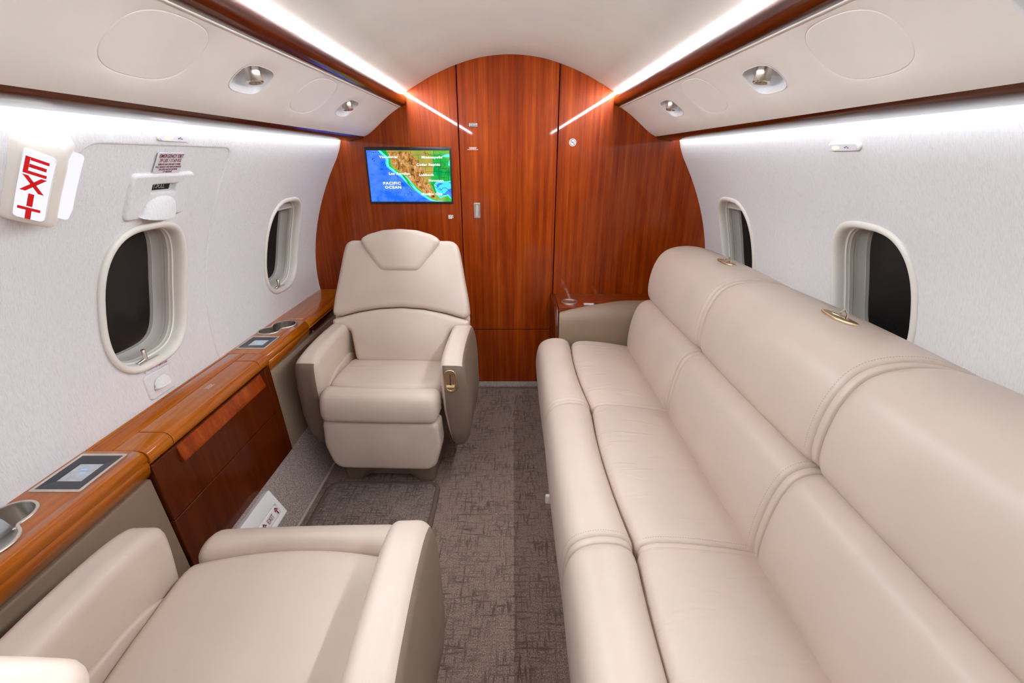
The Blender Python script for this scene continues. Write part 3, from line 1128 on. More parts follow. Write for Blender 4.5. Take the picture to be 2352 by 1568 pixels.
pillow(rpoly([(-.030, -.058, .006), (.030, -.058, .006), (.030, .058, .006), (-.030, .058, .006)], 4), lambda a, b, h: fB(a, b, h + .002), .014, .006, .006, .0005, 4, 64).build('lens', M['exitlit'], ex)

# ------------------------------------------------------------------ left side ledge: aft ledge, table cabinet, forward ledge
ZT = .627
NOSE = [(.985, .627), (.972, .6262), (.962, .622), (.9555, .614), (.953, .604), (.9535, .595), (.9565, .5915), (.9535, .588), (.953, .578), (.957, .560), (.966, .545), (.980, .538), (1.0, .536), (1.10, .536)]
top_map = lambda a, b, h: (-b, a, ZT + h)          # a = y, b = distance from the centre line

def eight(c1, r1, c2, r2, k=.022, n=72, grow_=0.0):
    """outline of two merged round wells"""
    c1, c2 = Vector(c1), Vector(c2)
    mid = (c1 * r2 + c2 * r1) / (r1 + r2)
    out = []
    for i in range(n):
        t = 2 * PI * i / n
        d = Vector((math.cos(t), math.sin(t)))
        lo, hi = 0.0, .2
        for _ in range(40):
            m = (lo + hi) / 2
            p = mid + d * m
            a, b = (p - c1).length - r1, (p - c2).length - r2
            h = max(0, min(1, .5 + .5 * (b - a) / k))
            f = b * (1 - h) + a * h - k * h * (1 - h) - grow_
            if f > 0: hi = m
            else: lo = m
        p = mid + d * lo
        out.append((p.x, p.y))
    return out

def ledge(name, label, y0, y1, holes, noses):
    r = thing(name, label, 'ledge', (-1.02, (y0 + y1) / 2, .54))
    sh = sheet([(y0, .985), (y1, .985), (y1, 1.113), (y0, 1.113)], holes, top_map, .04, lip=.004, lip_r=.0012)
    for a, b in noses:
        pr = prism(NOSE[:-2] + [(.9875, .537), (.9875, .626)], a, b, -1, .0012)
        sh.add(pr.v, pr.f)
    sh.build('ledge_top', M['wood_y'], r, angle=50)
    return r

cup1 = eight((.768, 1.072), .045, (.690, 1.040), .050)
cup2 = eight((1.902, 1.070), .044, (1.984, 1.040), .049)
aft = ledge('side_ledge', 'wood ledge with cup wells beside the armchair in the foreground', YB, 1.003, [cup1], [(YB, 1.003)])
lid2 = [(2.036, .986), (2.50, .986), (2.50, 1.090), (2.036, 1.090)]
fwd = ledge('side_ledge', 'wood ledge with cup wells reaching back to the wood bulkhead', 1.646, YF - .002, [cup2, grow(rpoly([(a, b, .006) for a, b in lid2], 3), .0012)], [(1.646, 2.034), (2.502, YF - .002)])
mb = sheet(rpoly([(a, b, .005) for a, b in lid2], 3), [], top_map, .05, lip=.004, lip_r=.0012)
pr = prism([(.9855, .627)] + NOSE[1:8] + [(.96, .580), (.985, .58)], 2.0365, 2.4995, -1, .001)
mb.add(pr.v, pr.f)
ld = mb.build('ledge_lid', M['wood_y'], fwd, angle=50)
mb = prism([(.957, .574), (.962, .553), (.975, .541), (1.0, .538), (1.0, .574)], 2.035, 2.50, -1, .001)
mb.build('lid_rail', M['wood_trim'], fwd, angle=40)
mb = MB(); mb.box(-.968, -.956, 2.075, 2.082, .553, .561, .002)
mb.build('lid_catch', M['rim'], ld)
def small_print(parent, yc, xc, n, wid, mat, ang=0.0, z=ZT + .0004):
    mb = MB()
    for r_ in range(n):
        u = -wid / 2 + random.uniform(0, .006)
        while u < wid / 2 - .004:
            l = random.uniform(.0025, .008)
            a0, a1, b0, b1 = u, min(u + l, wid / 2), (r_ - n / 2) * .0062, (r_ - n / 2) * .0062 + .0026
            c, s_ = math.cos(ang), math.sin(ang)
            mb.add([(xc + c * a - s_ * b, yc + s_ * a + c * b, z) for a, b in ((a0, b0), (a1, b0), (a1, b1), (a0, b1))], [(0, 1, 2, 3)])
            u += l + .0016
    o = mb.build('small_print', mat, parent, smooth=False, recalc=False)
    return o
small_print(ld, 2.065, -1.015, 2, .060, M['print'])

for root, y0, y1, z0 in ((aft, YB, 1.003, .18), (fwd, 1.646, YF - .002, .18)):
    prof = rpoly([(.962, .540, .006), (1.0, .540, 0), (1.0, .18, 0), (.934, .172, .004)], 4)
    prism(prof, y0, y1, -1, .004).build('leather_dado', M['leather_dado'], root, angle=50)

# table cabinet between them
tc = thing('table_cabinet', 'polished wood cabinet with fold-out table under the nearer left window', 'cabinet', (-1.0, 1.325, .18))
Y0, Y1 = 1.0055, 1.6435
mb = MB(); mb.box(-1.10, -.97, Y0 + .002, Y1 - .002, .2, .615)
mb.build('core', M['gap'], tc, smooth=False)
flat = lambda y0, y1, x0, x1: plate(rpoly([(y0, x0, .001), (y1, x0, .001), (y1, x1, .001), (y0, x1, .001)], 2), top_map, .012, .001)
flat(Y0, Y1, 1.1035, 1.113).build('back_strip', M['wood_y'], tc, angle=50)
flat(Y0, Y1, 1.0420, 1.0995).build('rear_rail', M['wood_y'], tc, angle=50)
LY0, LY1 = 1.0955, 1.5735
cabnose = [(.962 + .0, .627)] and [(1.038, .6268), (.972, .6266), (.961, .6235), (.953, .616), (.949, .606), (.9485, .596), (.951, .587), (.957, .581), (.966, .579), (1.038, .579)]
for a, b, nm, lab in ((Y0, LY0 - .0032, 'end_block', None), (LY0, LY1, 'table_lid', None), (LY1 + .0032, Y1, 'end_block', None)):
    o = prism(cabnose, a, b, -1, .0012).build(nm, M['wood_y'], tc, angle=40)
    if nm == 'table_lid':
        lid = o
small_print(lid, 1.366, -1.010, 3, .040, M['print'], PI / 2 - .05)
pull = [(.966, .577), (.952, .574), (.9475, .562), (.944, .545), (.938, .528), (.9395, .5225), (.948, .520), (.966, .535)]
pl_ = prism(pull, LY0 + .004, LY1 - .004, -1, .002).build('table_pull', M['wood_z'], tc, angle=40)
def front(y0, y1, z0, z1, nm):
    xf = lambda z: .9535 - (.58 - z) * (.0235 / .40)
    return plate(rpoly([(y0, z0, .002), (y1, z0, .002), (y1, z1, .002), (y0, z1, .002)], 2), lambda a, b, h: (-(xf(b) - h), a, b), .018, .0012).build(nm, M['wood_zd'], tc, angle=40)
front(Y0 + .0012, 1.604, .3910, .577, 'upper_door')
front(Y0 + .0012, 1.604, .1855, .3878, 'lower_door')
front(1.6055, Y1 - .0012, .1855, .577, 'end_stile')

# touch panels set into the ledges
for (y0, y1), lab in (((.845, .988), 'square touch panel in the wood ledge beside the foreground armchair'), ((1.692, 1.826), 'square touch panel in the wood ledge beside the far armchair')):
    t = thing('touch_panel', lab, 'screen', (-1.044, (y0 + y1) / 2, ZT), 'ledge touch panels')
    x0, x1 = .986, 1.103
    outer = rpoly([(y0, x0, .003), (y1, x0, .003), (y1, x1, .003), (y0, x1, .003)], 3)
    inn = rpoly([(y0 + .006, x0 + .005, .002), (y1 - .006, x0 + .005, .002), (y1 - .006, x1 - .005, .002), (y0 + .006, x1 - .005, .002)], 3)
    sheet(outer, [inn], lambda a, b, h: top_map(a, b, h + .0028), .1, lip=.003, lip_r=.001).build('rim', M['rim'], t, recalc=False)
    m0, m1 = y0 + .036, y1 - .040
    scr = rpoly([(m0, x0 + .027, .001), (m1, x0 + .027, .001), (m1, x1 - .030, .001), (m0, x1 - .030, .001)], 2)
    sheet(inn, [scr], lambda a, b, h: top_map(a, b, h + .0016), .1, lip=.0014, lip_r=.0004).build('bezel', M['slate'], t, recalc=False)
    s = plate(grow(scr, .001), lambda a, b, h: top_map(a, b, h + .0006), .0005, .0001).build('display', M['lcd'], t, smooth=False)
    mb = MB()
    for k in range(2):
        yy = m0 + (m1 - m0) * (.45 + .2 * k)
        xx = x0 + .045 + .008 * k
        mb.add([top_map(a, b, .0009) for a, b in ((yy, xx), (yy + .004, xx), (yy + .004, xx + .014), (yy, xx + .014))], [(0, 1, 2, 3)])
    mb.build('display_tiles', M['lcd_blue'], s, smooth=False)

for cpo, lab in ((cup1, 'double brushed-steel cup holder in the ledge beside the foreground armchair'), (cup2, 'double brushed-steel cup holder in the ledge beside the far armchair')):
    t = thing('cup_holder', lab, 'cup holder', (-1.055, sum(p[0] for p in cpo) / len(cpo), ZT - .06), 'ledge cup holders')
    c = ccw(cpo)
    rr = lambda i, h: [top_map(a, b, h) for a, b in inset(c, i)]
    mb = MB(); mb.grid([rr(-.0055, .0004), rr(-.0045, .0024), rr(-.001, .0030), rr(.001, .0024), rr(.0015, -.001)], closed_u=True)
    mb.build('rim', M['rim'], t, angle=50)
    rows = [rr(.0015, .000), rr(.0018, -.03), rr(.002, -.052), rr(.005, -.057)]
    mb = MB(); mb.grid(rows, closed_u=True); mb.add(rows[-1], [tuple(range(len(c)))])
    mb.build('well', M['steel'], t, angle=50)

# low exit marker on the carpeted kick slope
P0, P1 = Vector((.838, .004)), Vector((.930, .182))
SD = (P1 - P0).normalized(); SN = Vector((-SD.y, SD.x))
slope_map = lambda a, b, h: (-(P0 + SD * b + SN * h).x, a, (P0 + SD * b + SN * h).y)
em = thing('exit_marker', 'low white exit marker light with arrows, on the carpeted kick slope', 'sign', slope_map(1.3, .12, 0))
blk = rpoly([(1.10, .080, .003), (1.378, .080, .003), (1.378, .188, .003), (1.10, .188, .003)], 3)
lhole = rpoly([(1.125, .091, .012), (1.366, .091, .012), (1.366, .142, .012), (1.125, .142, .012)], 5)
sheet(blk, [lhole], lambda a, b, h: slope_map(a, b, h + .026), .2, lip=.026, lip_r=.004).build('housing', M['white'], em, angle=40, recalc=False)
mb = MB(); mb.add([slope_map(a, b, .006) for a, b in ((1.12, .085), (1.372, .085), (1.372, .148), (1.12, .148))], [(0, 1, 2, 3)])
mb.build('recess_floor', M['liner'], em, smooth=False)
ll = pillow(rpoly([(1.130, .096, .010), (1.360, .096, .010), (1.360, .137, .010), (1.130, .137, .010)], 5), lambda a, b, h: slope_map(a, b, h + .010), .013, .006, .004, .001, 4, 72).build('lens', M['white'], em)
text_mesh('lens_text', 'EXIT', .025, lambda a, b, h: slope_map(1.301 + a, .1160 + b, .0245 + h), M['maroon'], ll, sx=.80)
for yc in (1.345, 1.262):
    mb = MB()
    for q in ([(-.0028, -.014), (.0028, -.014), (.0028, .004), (-.0028, .004)], [(-.0105, .002), (-.0065, -.001), (0, .009), (.0065, -.001), (.0105, .002), (0, .0155)]):
        mb.add([slope_map(yc + a, .116 + b, .0251) for a, b in q], [tuple(range(len(q)))])
    mb.build('arrow', M['maroon'], ll, smooth=False, recalc=False)

# ------------------------------------------------------------------ wall monitor with the moving map
tv = thing('wall_monitor', 'flat monitor showing a coloured relief map of North America on the wood bulkhead', 'monitor', (-.537, YF, 1.11))
bz0, bz1, bx0, bx1 = 1.108, 1.392, -.764, -.312
bezel = rpoly([(bx0, bz0, .002), (bx1, bz0, .002), (bx1, bz1, .002), (bx0, bz1, .002)], 2)
sx0, sx1, sz0, sz1 = -.757, -.319, 1.118, 1.377
scr = [(sx0, sz0), (sx1, sz0), (sx1, sz1), (sx0, sz1)]
sheet(bezel, [scr], bk(YF - .004), .5, lip=.004, lip_r=.001).build('bezel', M['black'], tv, angle=30)
SW, SH = sx1 - sx0, sz1 - sz0
def sp(u, v, k):
    return (sx0 + SW * u, YF - .0012 - .00012 * k, sz0 + SH * v)
M['ocean'] = emit_ramp('map_ocean', (9, 9, 14), [(0.40, (0.01, 0.10, 0.80)), (0.47, (0.035, 0.13, 0.78)), (0.6, (0.06, 0.17, 0.84))], 1.15, 1.0, 3)
M['shelf'] = emit('map_shelf', (0.06, 0.52, 0.90), 1.1)
M['shelf2'] = emit('map_shallow', (0.10, 0.78, 0.92), 1.1)
M['plain_g'] = emit_ramp('map_lowland', (10, 10, 10), [(0.38, (0.0, 0.28, 0.06)), (0.52, (0.03, 0.36, 0.05)), (0.66, (0.22, 0.36, 0.06))], 1.0)
M['olive'] = emit_ramp('map_prairie', (12, 12, 16), [(0.36, (0.18, 0.28, 0.05)), (0.55, (0.36, 0.27, 0.05)), (0.7, (0.44, 0.30, 0.07))], 1.0)
M['mount'] = emit_ramp('map_mountain', (46, 46, 30), [(0.33, (0.03, 0.018, 0.012)), (0.44, (0.26, 0.10, 0.02)), (0.54, (0.46, 0.24, 0.07)), (0.64, (0.55, 0.36, 0.20)), (0.72, (0.75, 0.72, 0.78))], 1.0, 1.0, 4, 0.8, .7)
M['mapline'] = emit('map_line', (0.05, 0.008, 0.006), 1.0)
M['mapblack'] = emit('map_dark', (0.004, 0.012, 0.008), 1.0)
M['maptext'] = emit('map_text', (0.92, 0.92, 1.0), 1.1)
def mpoly(name, pts, mat, k, parent):
    vs = [sp(min(1, max(0, u)), min(1, max(0, v)), k) for u, v in pts]
    return link_mesh(name, vs, [tuple(range(len(vs)))], mat, parent, smooth=False, recalc=False)
disp = mpoly('display', [(0, 0), (1, 0), (1, 1), (0, 1)], M['ocean'], 0, tv)
disp['label'] = 'lit map of the Pacific coast'
land = [(.17, 1), (.20, .95), (.25, .88), (.26, .82), (.255, .76), (.26, .70), (.29, .66), (.335, .60), (.37, .56), (.40, .53), (.43, .49), (.455, .44), (.49, .37), (.53, .31), (.57, .26), (.60, .22), (.655, .15), (.70, .10), (.76, .04), (.80, .02), (.86, .015), (.93, 0), (1, 0), (1, .05), (.95, .12), (.90, .10), (.86, .07), (.83, .12), (.815, .20), (.80, .27), (.79, .33), (.81, .38), (.85, .405), (.90, .40), (.95, .405), (1, .415), (1, 1)]
def fat(pts, d):
    return inset(ccw(pts), -d)
mpoly('sea_shelf', [(u, v) for u, v in fat(land, .035)], M['shelf'], 1, disp)
mpoly('sea_shallow', [(u, v) for u, v in fat(land, .016)], M['shelf2'], 2, disp)
gulf = [(1, .37), (.95, .38), (.90, .36), (.86, .33), (.83, .28), (.84, .20), (.87, .14), (.92, .17), (.96, .24), (1, .27)]
mpoly('gulf_water', [(u, v) for u, v in gulf], M['shelf'], 2.5, disp)
mpoly('lowland', land, M['plain_g'], 3, disp)
prair = [(.24, 1), (.28, .86), (.285, .70), (.37, .585), (.43, .53), (.46, .46), (.53, .35), (.60, .25), (.66, .17), (.74, .08), (.80, .04), (.815, .10), (.78, .25), (.75, .36), (.74, .42), (.76, .50), (.79, .58), (.80, .70), (.79, .82), (.76, .92), (.73, 1)]
mpoly('prairie', prair, M['olive'], 4, disp)
mont = [(.26, .98), (.285, .86), (.31, .72), (.38, .60), (.46, .555), (.50, .50), (.49, .43), (.56, .35), (.62, .26), (.68, .17), (.76, .07), (.79, .09), (.765, .22), (.73, .35), (.69, .42), (.66, .50), (.68, .58), (.66, .68), (.64, .78), (.56, .88), (.48, .98)]
mpoly('mountains', mont, M['mount'], 5, disp)
mpoly('valley', [(.285, .70), (.31, .685), (.36, .595), (.345, .58)], M['plain_g'], 6, disp)
mpoly('peninsula', [(.415, .50), (.435, .505), (.48, .40), (.53, .28), (.56, .215), (.54, .215), (.50, .30), (.465, .36), (.455, .42)], M['plain_g'], 6, disp)
mpoly('inlet', [(.445, .50), (.47, .47), (.50, .38), (.56, .27), (.575, .255), (.55, .31), (.50, .42), (.465, .50)], M['shelf2'], 5.5, disp)
mpoly('lake', [(.90, .885), (.95, .92), (1, .93), (1, .87), (.95, .87)], M['shelf2'], 6, disp)
mpoly('lake', [(.975, .72), (.99, .80), (1, .82), (1, .70)], M['shelf2'], 6, disp)
mb = MB()
def line(pts, w, k=7):
    for (u0, v0), (u1, v1) in zip(pts[:-1], pts[1:]):
        d = Vector(((u1 - u0) * SW, (v1 - v0) * SH)); d.normalize()
        q = Vector((-d.y, d.x)) * w
        mb.add([sp(u0 + q.x / SW, v0 + q.y / SH, k), sp(u1 + q.x / SW, v1 + q.y / SH, k), sp(u1 - q.x / SW, v1 - q.y / SH, k), sp(u0 - q.x / SW, v0 - q.y / SH, k)], [(0, 1, 2, 3)])
for pts in ([(.55, .91), (.81, .91)], [(.62, .91), (.62, .72)], [(.52, .97), (.20, .965)], [(.29, .725), (.62, .73)], [(.62, .69), (.90, .69)], [(.70, .70), (.70, .57)], [(.70, .59), (.90, .60)], [(.44, .72), (.44, .60)], [(.55, .70), (.55, .50)], [(.82, .92), (.80, .80)],
            [(.53, .99), (.53, .93)], [(.70, .99), (.71, .90)], [(.80, .77), (.90, .77)], [(.88, .58), (.99, .58)], [(.87, .48), (.95, .485)], [(.97, .63), (.97, .42)], [(.64, .58), (.64, .50), (.80, .50)], [(.91, .79), (.94, .73), (.91, .66), (.96, .62), (.93, .53), (.91, .44)]):
    line(pts, .0006)
mb.build('state_lines', M['mapblack'], disp, smooth=False, recalc=False)
mb = MB()
for pts in ([(.81, 1), (.81, .91), (.89, .91), (.89, .68), (.86, .68), (.86, .42)], [(.86, .66), (.98, .66), (.98, .56)], [(.76, .35), (.80, .30), (.84, .26)]):
    line(pts, .0010, 7.5)
mb.build('border_lines', M['mapline'], disp, smooth=False, recalc=False)
mb = MB()
random.seed(3)
for (u, v), (u1, v1), cnt in (((.02, .97), (.13, .95), 14), ((.155, .97), (.20, .78), 12), ((.20, .78), (.26, .60), 12), ((.33, .53), (.38, .42), 16), ((.385, .40), (.43, .29), 18), ((.45, .27), (.55, .05), 14), ((.055, .88), (.09, .78), 8), ((.10, .74), (.21, .60), 8), ((.80, .36), (.94, .12), 26), ((.66, .97), (.78, .92), 9)):
    for i in range(cnt):
        t = (i + random.random()) / cnt
        cu, cv = u + (u1 - u) * t + random.uniform(-.012, .012), v + (v1 - v) * t + random.uniform(-.012, .012)
        w, h = random.uniform(.002, .006), random.uniform(.003, .012)
        mb.add([sp(cu - w, cv - h * .3, 7), sp(cu + w * .2, cv - h, 7), sp(cu + w, cv + h * .2, 7), sp(cu - w * .3, cv + h, 7)], [(0, 1, 2, 3)])
line([(.84, .25), (.87, .23), (.90, .275), (.94, .275), (.97, .23), (1, .17)], .0010, 7)
mb.build('coast_marks', M['mapblack'], disp, smooth=False, recalc=False)['kind'] = 'stuff'
mb = MB()
for i in range(34):
    t = random.random()
    u, v = .20 + .30 * t + random.uniform(-.10, .10), .30 - .22 * t + random.uniform(-.06, .14)
    w, h = random.uniform(.001, .004), random.uniform(.002, .010)
    mb.add([sp(u - w, v + h, 1.5), sp(u, v - h, 1.5), sp(u + w * 2, v - h * 1.6, 1.5), sp(u + w, v, 1.5)], [(0, 1, 2, 3)])
mb.build('sea_mounts', M['shelf'], disp, smooth=False, recalc=False)['kind'] = 'stuff'
for body, u, v, size, al in (('Vancouver', .265, .875, .0165, 'CENTER'), ('Minneapolis', .785, .868, .0165, 'CENTER'), ('Cedar Rapids', .735, .728, .0165, 'CENTER'), ('Los Angeles', .375, .555, .0165, 'CENTER'),
                             ('Lubbock', .705, .530, .0165, 'CENTER'), ('Houston', .82, .420, .0165, 'CENTER'), ('PACIFIC', .275, .365, .0195, 'CENTER'), ('OCEAN', .285, .285, .0195, 'CENTER'), ('Mexico City', .76, .155, .0165, 'CENTER')):
    text_mesh('map_name', body, size, (lambda uu, vv: (lambda a, b, h: (sp(uu, vv, 0)[0] + a, YF - .0026, sp(uu, vv, 0)[2] + b)))(u, v), M['maptext'], disp, sx=1.22, spacing=1.14, bold=.0005)
star = []
for i in range(16):
    r_ = (.030, .007, .016, .007)[i % 4]
    star.append((.505 + r_ * math.cos(PI * i / 8) * SH / SW, .500 + r_ * math.sin(PI * i / 8)))
mpoly('position_star', star, M['maptext'], 8, disp)

# small signs on the bulkhead
ns = thing('no_smoking_sign', 'round white no-smoking sign on the wood bulkhead', 'sign', (.327, YF, 1.415))
disc = lambda r, n=40: [(.327 + r * math.cos(2 * PI * k / n), 1.415 + r * math.sin(2 * PI * k / n)) for k in range(n)]
plate(disc(.0185), bk(YF - .0020), .002, .0006).build('disc', M['print'], ns)
sheet(disc(.0155), [disc(.0128)], bk(YF - .0026), 1, lip=0).build('ring', M['maroon'], ns, smooth=False)
mb = MB()
c45 = .0128 * .72
mb.add([(.327 + a, YF - .0026, 1.415 + b) for a, b in ((-c45 - .001, c45 - .001), (-c45 + .001, c45 + .001), (c45 + .001, -c45 + .001), (c45 - .001, -c45 - .001))], [(0, 1, 2, 3)])
mb.build('slash', M['maroon'], ns, smooth=False)
mb = MB()
mb.add([(.327 + a, YF - .0024, 1.415 + b) for a, b in ((-.008, -.002), (.005, -.002), (.005, .0015), (-.008, .0015))], [(0, 1, 2, 3)])
mb.add([(.327 + a, YF - .0024, 1.415 + b) for a, b in ((.006, -.002), (.009, .0), (.009, .007), (.0065, .005))], [(0, 1, 2, 3)])
mb.build('cigarette', M['signblue'], ns, smooth=False)
ic = thing('pictogram_label', 'tiny white pictogram label below the map monitor', 'sign', (-.327, YF, 1.037))
plate(rpoly([(-.3415, 1.027, .002), (-.3225, 1.027, .002), (-.3225, 1.0475, .002), (-.3415, 1.0475, .002)], 2), bk(YF - .0012), .0012, .0003).build('plate', M['print'], ic)
plate(rpoly([(-.3200, 1.030, .001), (-.3155, 1.030, .001), (-.3155, 1.0475, .001), (-.3200, 1.0475, .001)], 2), bk(YF - .0012), .0012, .0003).build('plate', M['print'], ic)
mb = MB()
mb.add([(a, YF - .0018, b) for a, b in ((-.338, 1.031), (-.336, 1.030), (-.325, 1.0440), (-.327, 1.0450))], [(0, 1, 2, 3)])
mb.add([(a, YF - .0018, b) for a, b in ((-.339, 1.0445), (-.334, 1.040), (-.331, 1.0445))], [(0, 1, 2)])
mb.add([(a, YF - .0018, b) for a, b in ((-.3185, 1.036), (-.3170, 1.036), (-.3170, 1.0415), (-.3185, 1.0415))], [(0, 1, 2, 3)])
mb.build('symbol', M['signblue'], ic, smooth=False)

# ------------------------------------------------------------------ forward right corner cabinet with leather arm
cc = thing('corner_cabinet', 'low wood corner cabinet with leather arm at the far end of the sofa', 'cabinet', (.60, 2.45, 0))
prism(rpoly([(.258, 0, 0), (1.0, 0, 0), (1.09, .4, 0), (1.095, .6, 0), (.258, .6, .003)], 3), 2.33, YF - .004, 1, .003).build('body', M['wood_x'], cc, angle=40)
ends = rpoly([(2.264, 0, .01), (YF - .004, 0, 0), (YF - .004, .606, .01), (2.264, .606, .13)], 10)
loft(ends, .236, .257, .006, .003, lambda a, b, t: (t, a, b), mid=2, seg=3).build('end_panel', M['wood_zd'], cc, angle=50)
arm_p = spline([(2.268, .36), (2.264, .45), (2.268, .53), (2.285, .565), (2.32, .588), (2.36, .597), (2.385, .590), (2.395, .55), (2.39, .40), (2.38, .32), (2.29, .31)], 60)
def arm_def(a, b, s):
    w = .35 + .65 * min(1, s * 1.5) ** .8
    up = .045 * min(1, s * 1.6) ** .7 - .018
    return (2.266 + (a - 2.266) * w, b + max(0, (b - .45) / .14) * up)
loft(arm_p, .259, .80, .010, .02, lambda a, b, t: (t, a, b), mid=10, seg=4, deform=arm_def).build('arm_pad', M['leather_dado'], cc, angle=60)
ch = thing('cup_holder', 'single steel cup holder in the corner cabinet top beyond the sofa', 'cup holder', (.328, 2.425, .6))
ct = lambda r, z, n=40: [(.328 + r * math.cos(2 * PI * k / n), 2.425 + r * math.sin(2 * PI * k / n), z) for k in range(n)]
mb = MB(); mb.grid([ct(.046, .6004), ct(.0455, .604), ct(.043, .6055), ct(.040, .604), ct(.0395, .601)], closed_u=True)
mb.build('rim', M['rim'], ch, angle=50)
mb = MB(); rw = [ct(.0395, .6035), ct(.039, .6015), ct(.036, .6008)]
mb.grid(rw, closed_u=True); mb.add(rw[-1], [tuple(range(40))])
mb.build('well', M['steel'], ch)
cp = thing('control_plate', 'tiny lit control plate in the corner cabinet top beside its cup holder', 'control', (.425, 2.39, .6))
plate(rpoly([(.400, 2.370, .002), (.458, 2.370, .002), (.458, 2.400, .002), (.400, 2.400, .002)], 2), lambda a, b, h: (a, b, .6028 + h), .0024, .0006).build('bezel', M['rim'], cp)
plate([(.403, 2.372), (.455, 2.372), (.455, 2.394), (.403, 2.394)], lambda a, b, h: (a, b, .6034 + h), .0005, .0001).build('display', M['lcd'], cp, smooth=False)
small_print(cc, 2.385, .525, 3, .065, M['print'], 0.0, .6012)

# ------------------------------------------------------------------ sofa
SEAMS = [.185, .878, 1.570, 2.258]
sofa = thing('sofa', 'long beige leather three-seat sofa along the right wall', 'sofa', (.65, 1.22, 0))
xz = lambda a, b, t: (a, t, b)
prism(rpoly([(.205, .0, .004), (.78, 0, .004), (1.0, .2, .02), (1.06, .42, .02), (.9, .62, .01), (.66, .40, .01), (.64, .30, .01), (.21, .30, .01)], 3), .19, 2.262, 1, .004).build('sofa_base', M['leather_br'], sofa, angle=40)
roll = spline([(.205, .055), (.172, .10), (.150, .20), (.139, .30), (.1395, .37), (.152, .425), (.180, .453), (.225, .466), (.272, .463), (.302, .449), (.316, .428), (.322, .39), (.318, .25), (.30, .08), (.25, .05)], 72)
panel = spline([(.324, .36), (.327, .412), (.340, .433), (.375, .443), (.45, .440), (.54, .428), (.62, .413), (.660, .400), (.672, .36), (.66, .27), (.50, .26), (.34, .27)], 72)
lowb = spline([(.640, .36), (.622, .395), (.615, .45), (.620, .53), (.634, .60), (.656, .648), (.686, .670), (.72, .675), (.76, .66), (.80, .58), (.80, .45), (.76, .36), (.70, .34)], 72)
uppb = spline([(.712, .679), (.696, .700), (.690, .740), (.694, .800), (.708, .856), (.734, .904), (.772, .932), (.83, .945), (.90, .942), (.98, .920), (1.045, .888), (1.092, .856), (1.096, .835), (1.06, .78), (.97, .715), (.85, .675), (.76, .668)], 84)
def bow(d, lo, hi):
    """pull the middle of a cushion edge forwards (towards the aisle)"""
    def f(a, b, s):
        w = max(0.0, min(1.0, (a - lo) / (hi - lo)))
        return (a - d * (1 - (2 * s - 1) ** 2) * w, b)
    return f
def bow2(d, lo, hi):
    def f(a, b, s):
        w = max(0.0, min(1.0, (hi - a) / (hi - lo)))
        return (a - d * (1 - (2 * s - 1) ** 2) * w, b + .006 * (1 - (2 * s - 1) ** 2) * (1 if b > .40 else 0))
    return f
def nrm_of(prof, idx):
    n = len(prof)
    p = ccw(prof)
    a, c = Vector(p[(idx - 1) % n]), Vector(p[(idx + 1) % n])
    d = c - a
    return Vector((d.y, 0, -d.x)).normalized()
def seam_path(prof, y, pred, ins):
    p = ccw(prof)
    q = inset(p, ins)
    sel = [i for i in range(len(p)) if pred(p[i])]
    # rotate so the run is contiguous
    for k in range(len(sel)):
        if sel[k] - sel[k - 1] != 1 and k > 0:
            sel = sel[k:] + sel[:k]
            break
    return [(q[i][0], y, q[i][1]) for i in sel], [nrm_of(p, i) for i in sel]
for k in range(3):
    y0, y1 = SEAMS[k] + .002, SEAMS[k + 1] - .002
    g = [('front_roll', roll, .026, bow(.018, .19, .31), M['leather']), ('seat_cushion', panel, .020, bow2(.018, .33, .45), M['leather_w']),
         ('back_cushion', lowb, .030, None, M['leather']), ('head_bolster', uppb, .030, None, M['leather'])]
    for nm, prof, r, df, mt in g:
        r0, r1 = {'front_roll': (.012, .045), 'seat_cushion': (.010, .026), 'back_cushion': (.012, .046), 'head_bolster': (.012, .052)}[nm]
        if k == 0:
            r0 = r
        bl_ = .006 if nm in ('back_cushion', 'head_bolster') else .003
        o = loft(prof, y0, y1, r0, r1, xz, mid=12, seg=6, deform=df, bulge=bl_).build(nm, mt, sofa, angle=70)
        preds = {'front_roll': lambda p: p[1] > .14 and p[0] < .312 and p[1] < .48, 'seat_cushion': lambda p: p[1] > .40 and .335 < p[0] < .64,
                 'back_cushion': lambda p: p[0] < .72 and p[1] > .42 and (p[0] < .66 or p[1] > .6), 'head_bolster': lambda p: (p[0] < .76 and p[1] > .70 and p[0] < .75) or (p[1] > .87)}
        if k > 0:
            s_ = .014 / (y1 - y0)
            path, nn = seam_path(prof, y0 + .014, preds[nm], -bl_ * (1 - (2 * s_ - 1) ** 2) - .0003)
            if df:
                path = [(df(a, b, s_)[0], y, df(a, b, s_)[1]) for a, y, b in path]
            if len(path) > 3:
                dashes(path, .0034, .0030, .0006, .0007, lambda i, nn=nn: nn[min(i, len(nn) - 1)], M['stitch'], 'stitching', o)
# leather strip between neighbouring cushions
for y in SEAMS[1:3]:
    mb = MB()
    for prof in (inset(ccw(roll), .0055), inset(ccw(panel), .0045), inset(ccw(lowb), .006), inset(ccw(uppb), .006)):
        pr = prism(prof, y - .017, y + .004, 1, .003)
        mb.add(pr.v, pr.f)
    mb.build('gusset', M['leather'], sofa, angle=50)
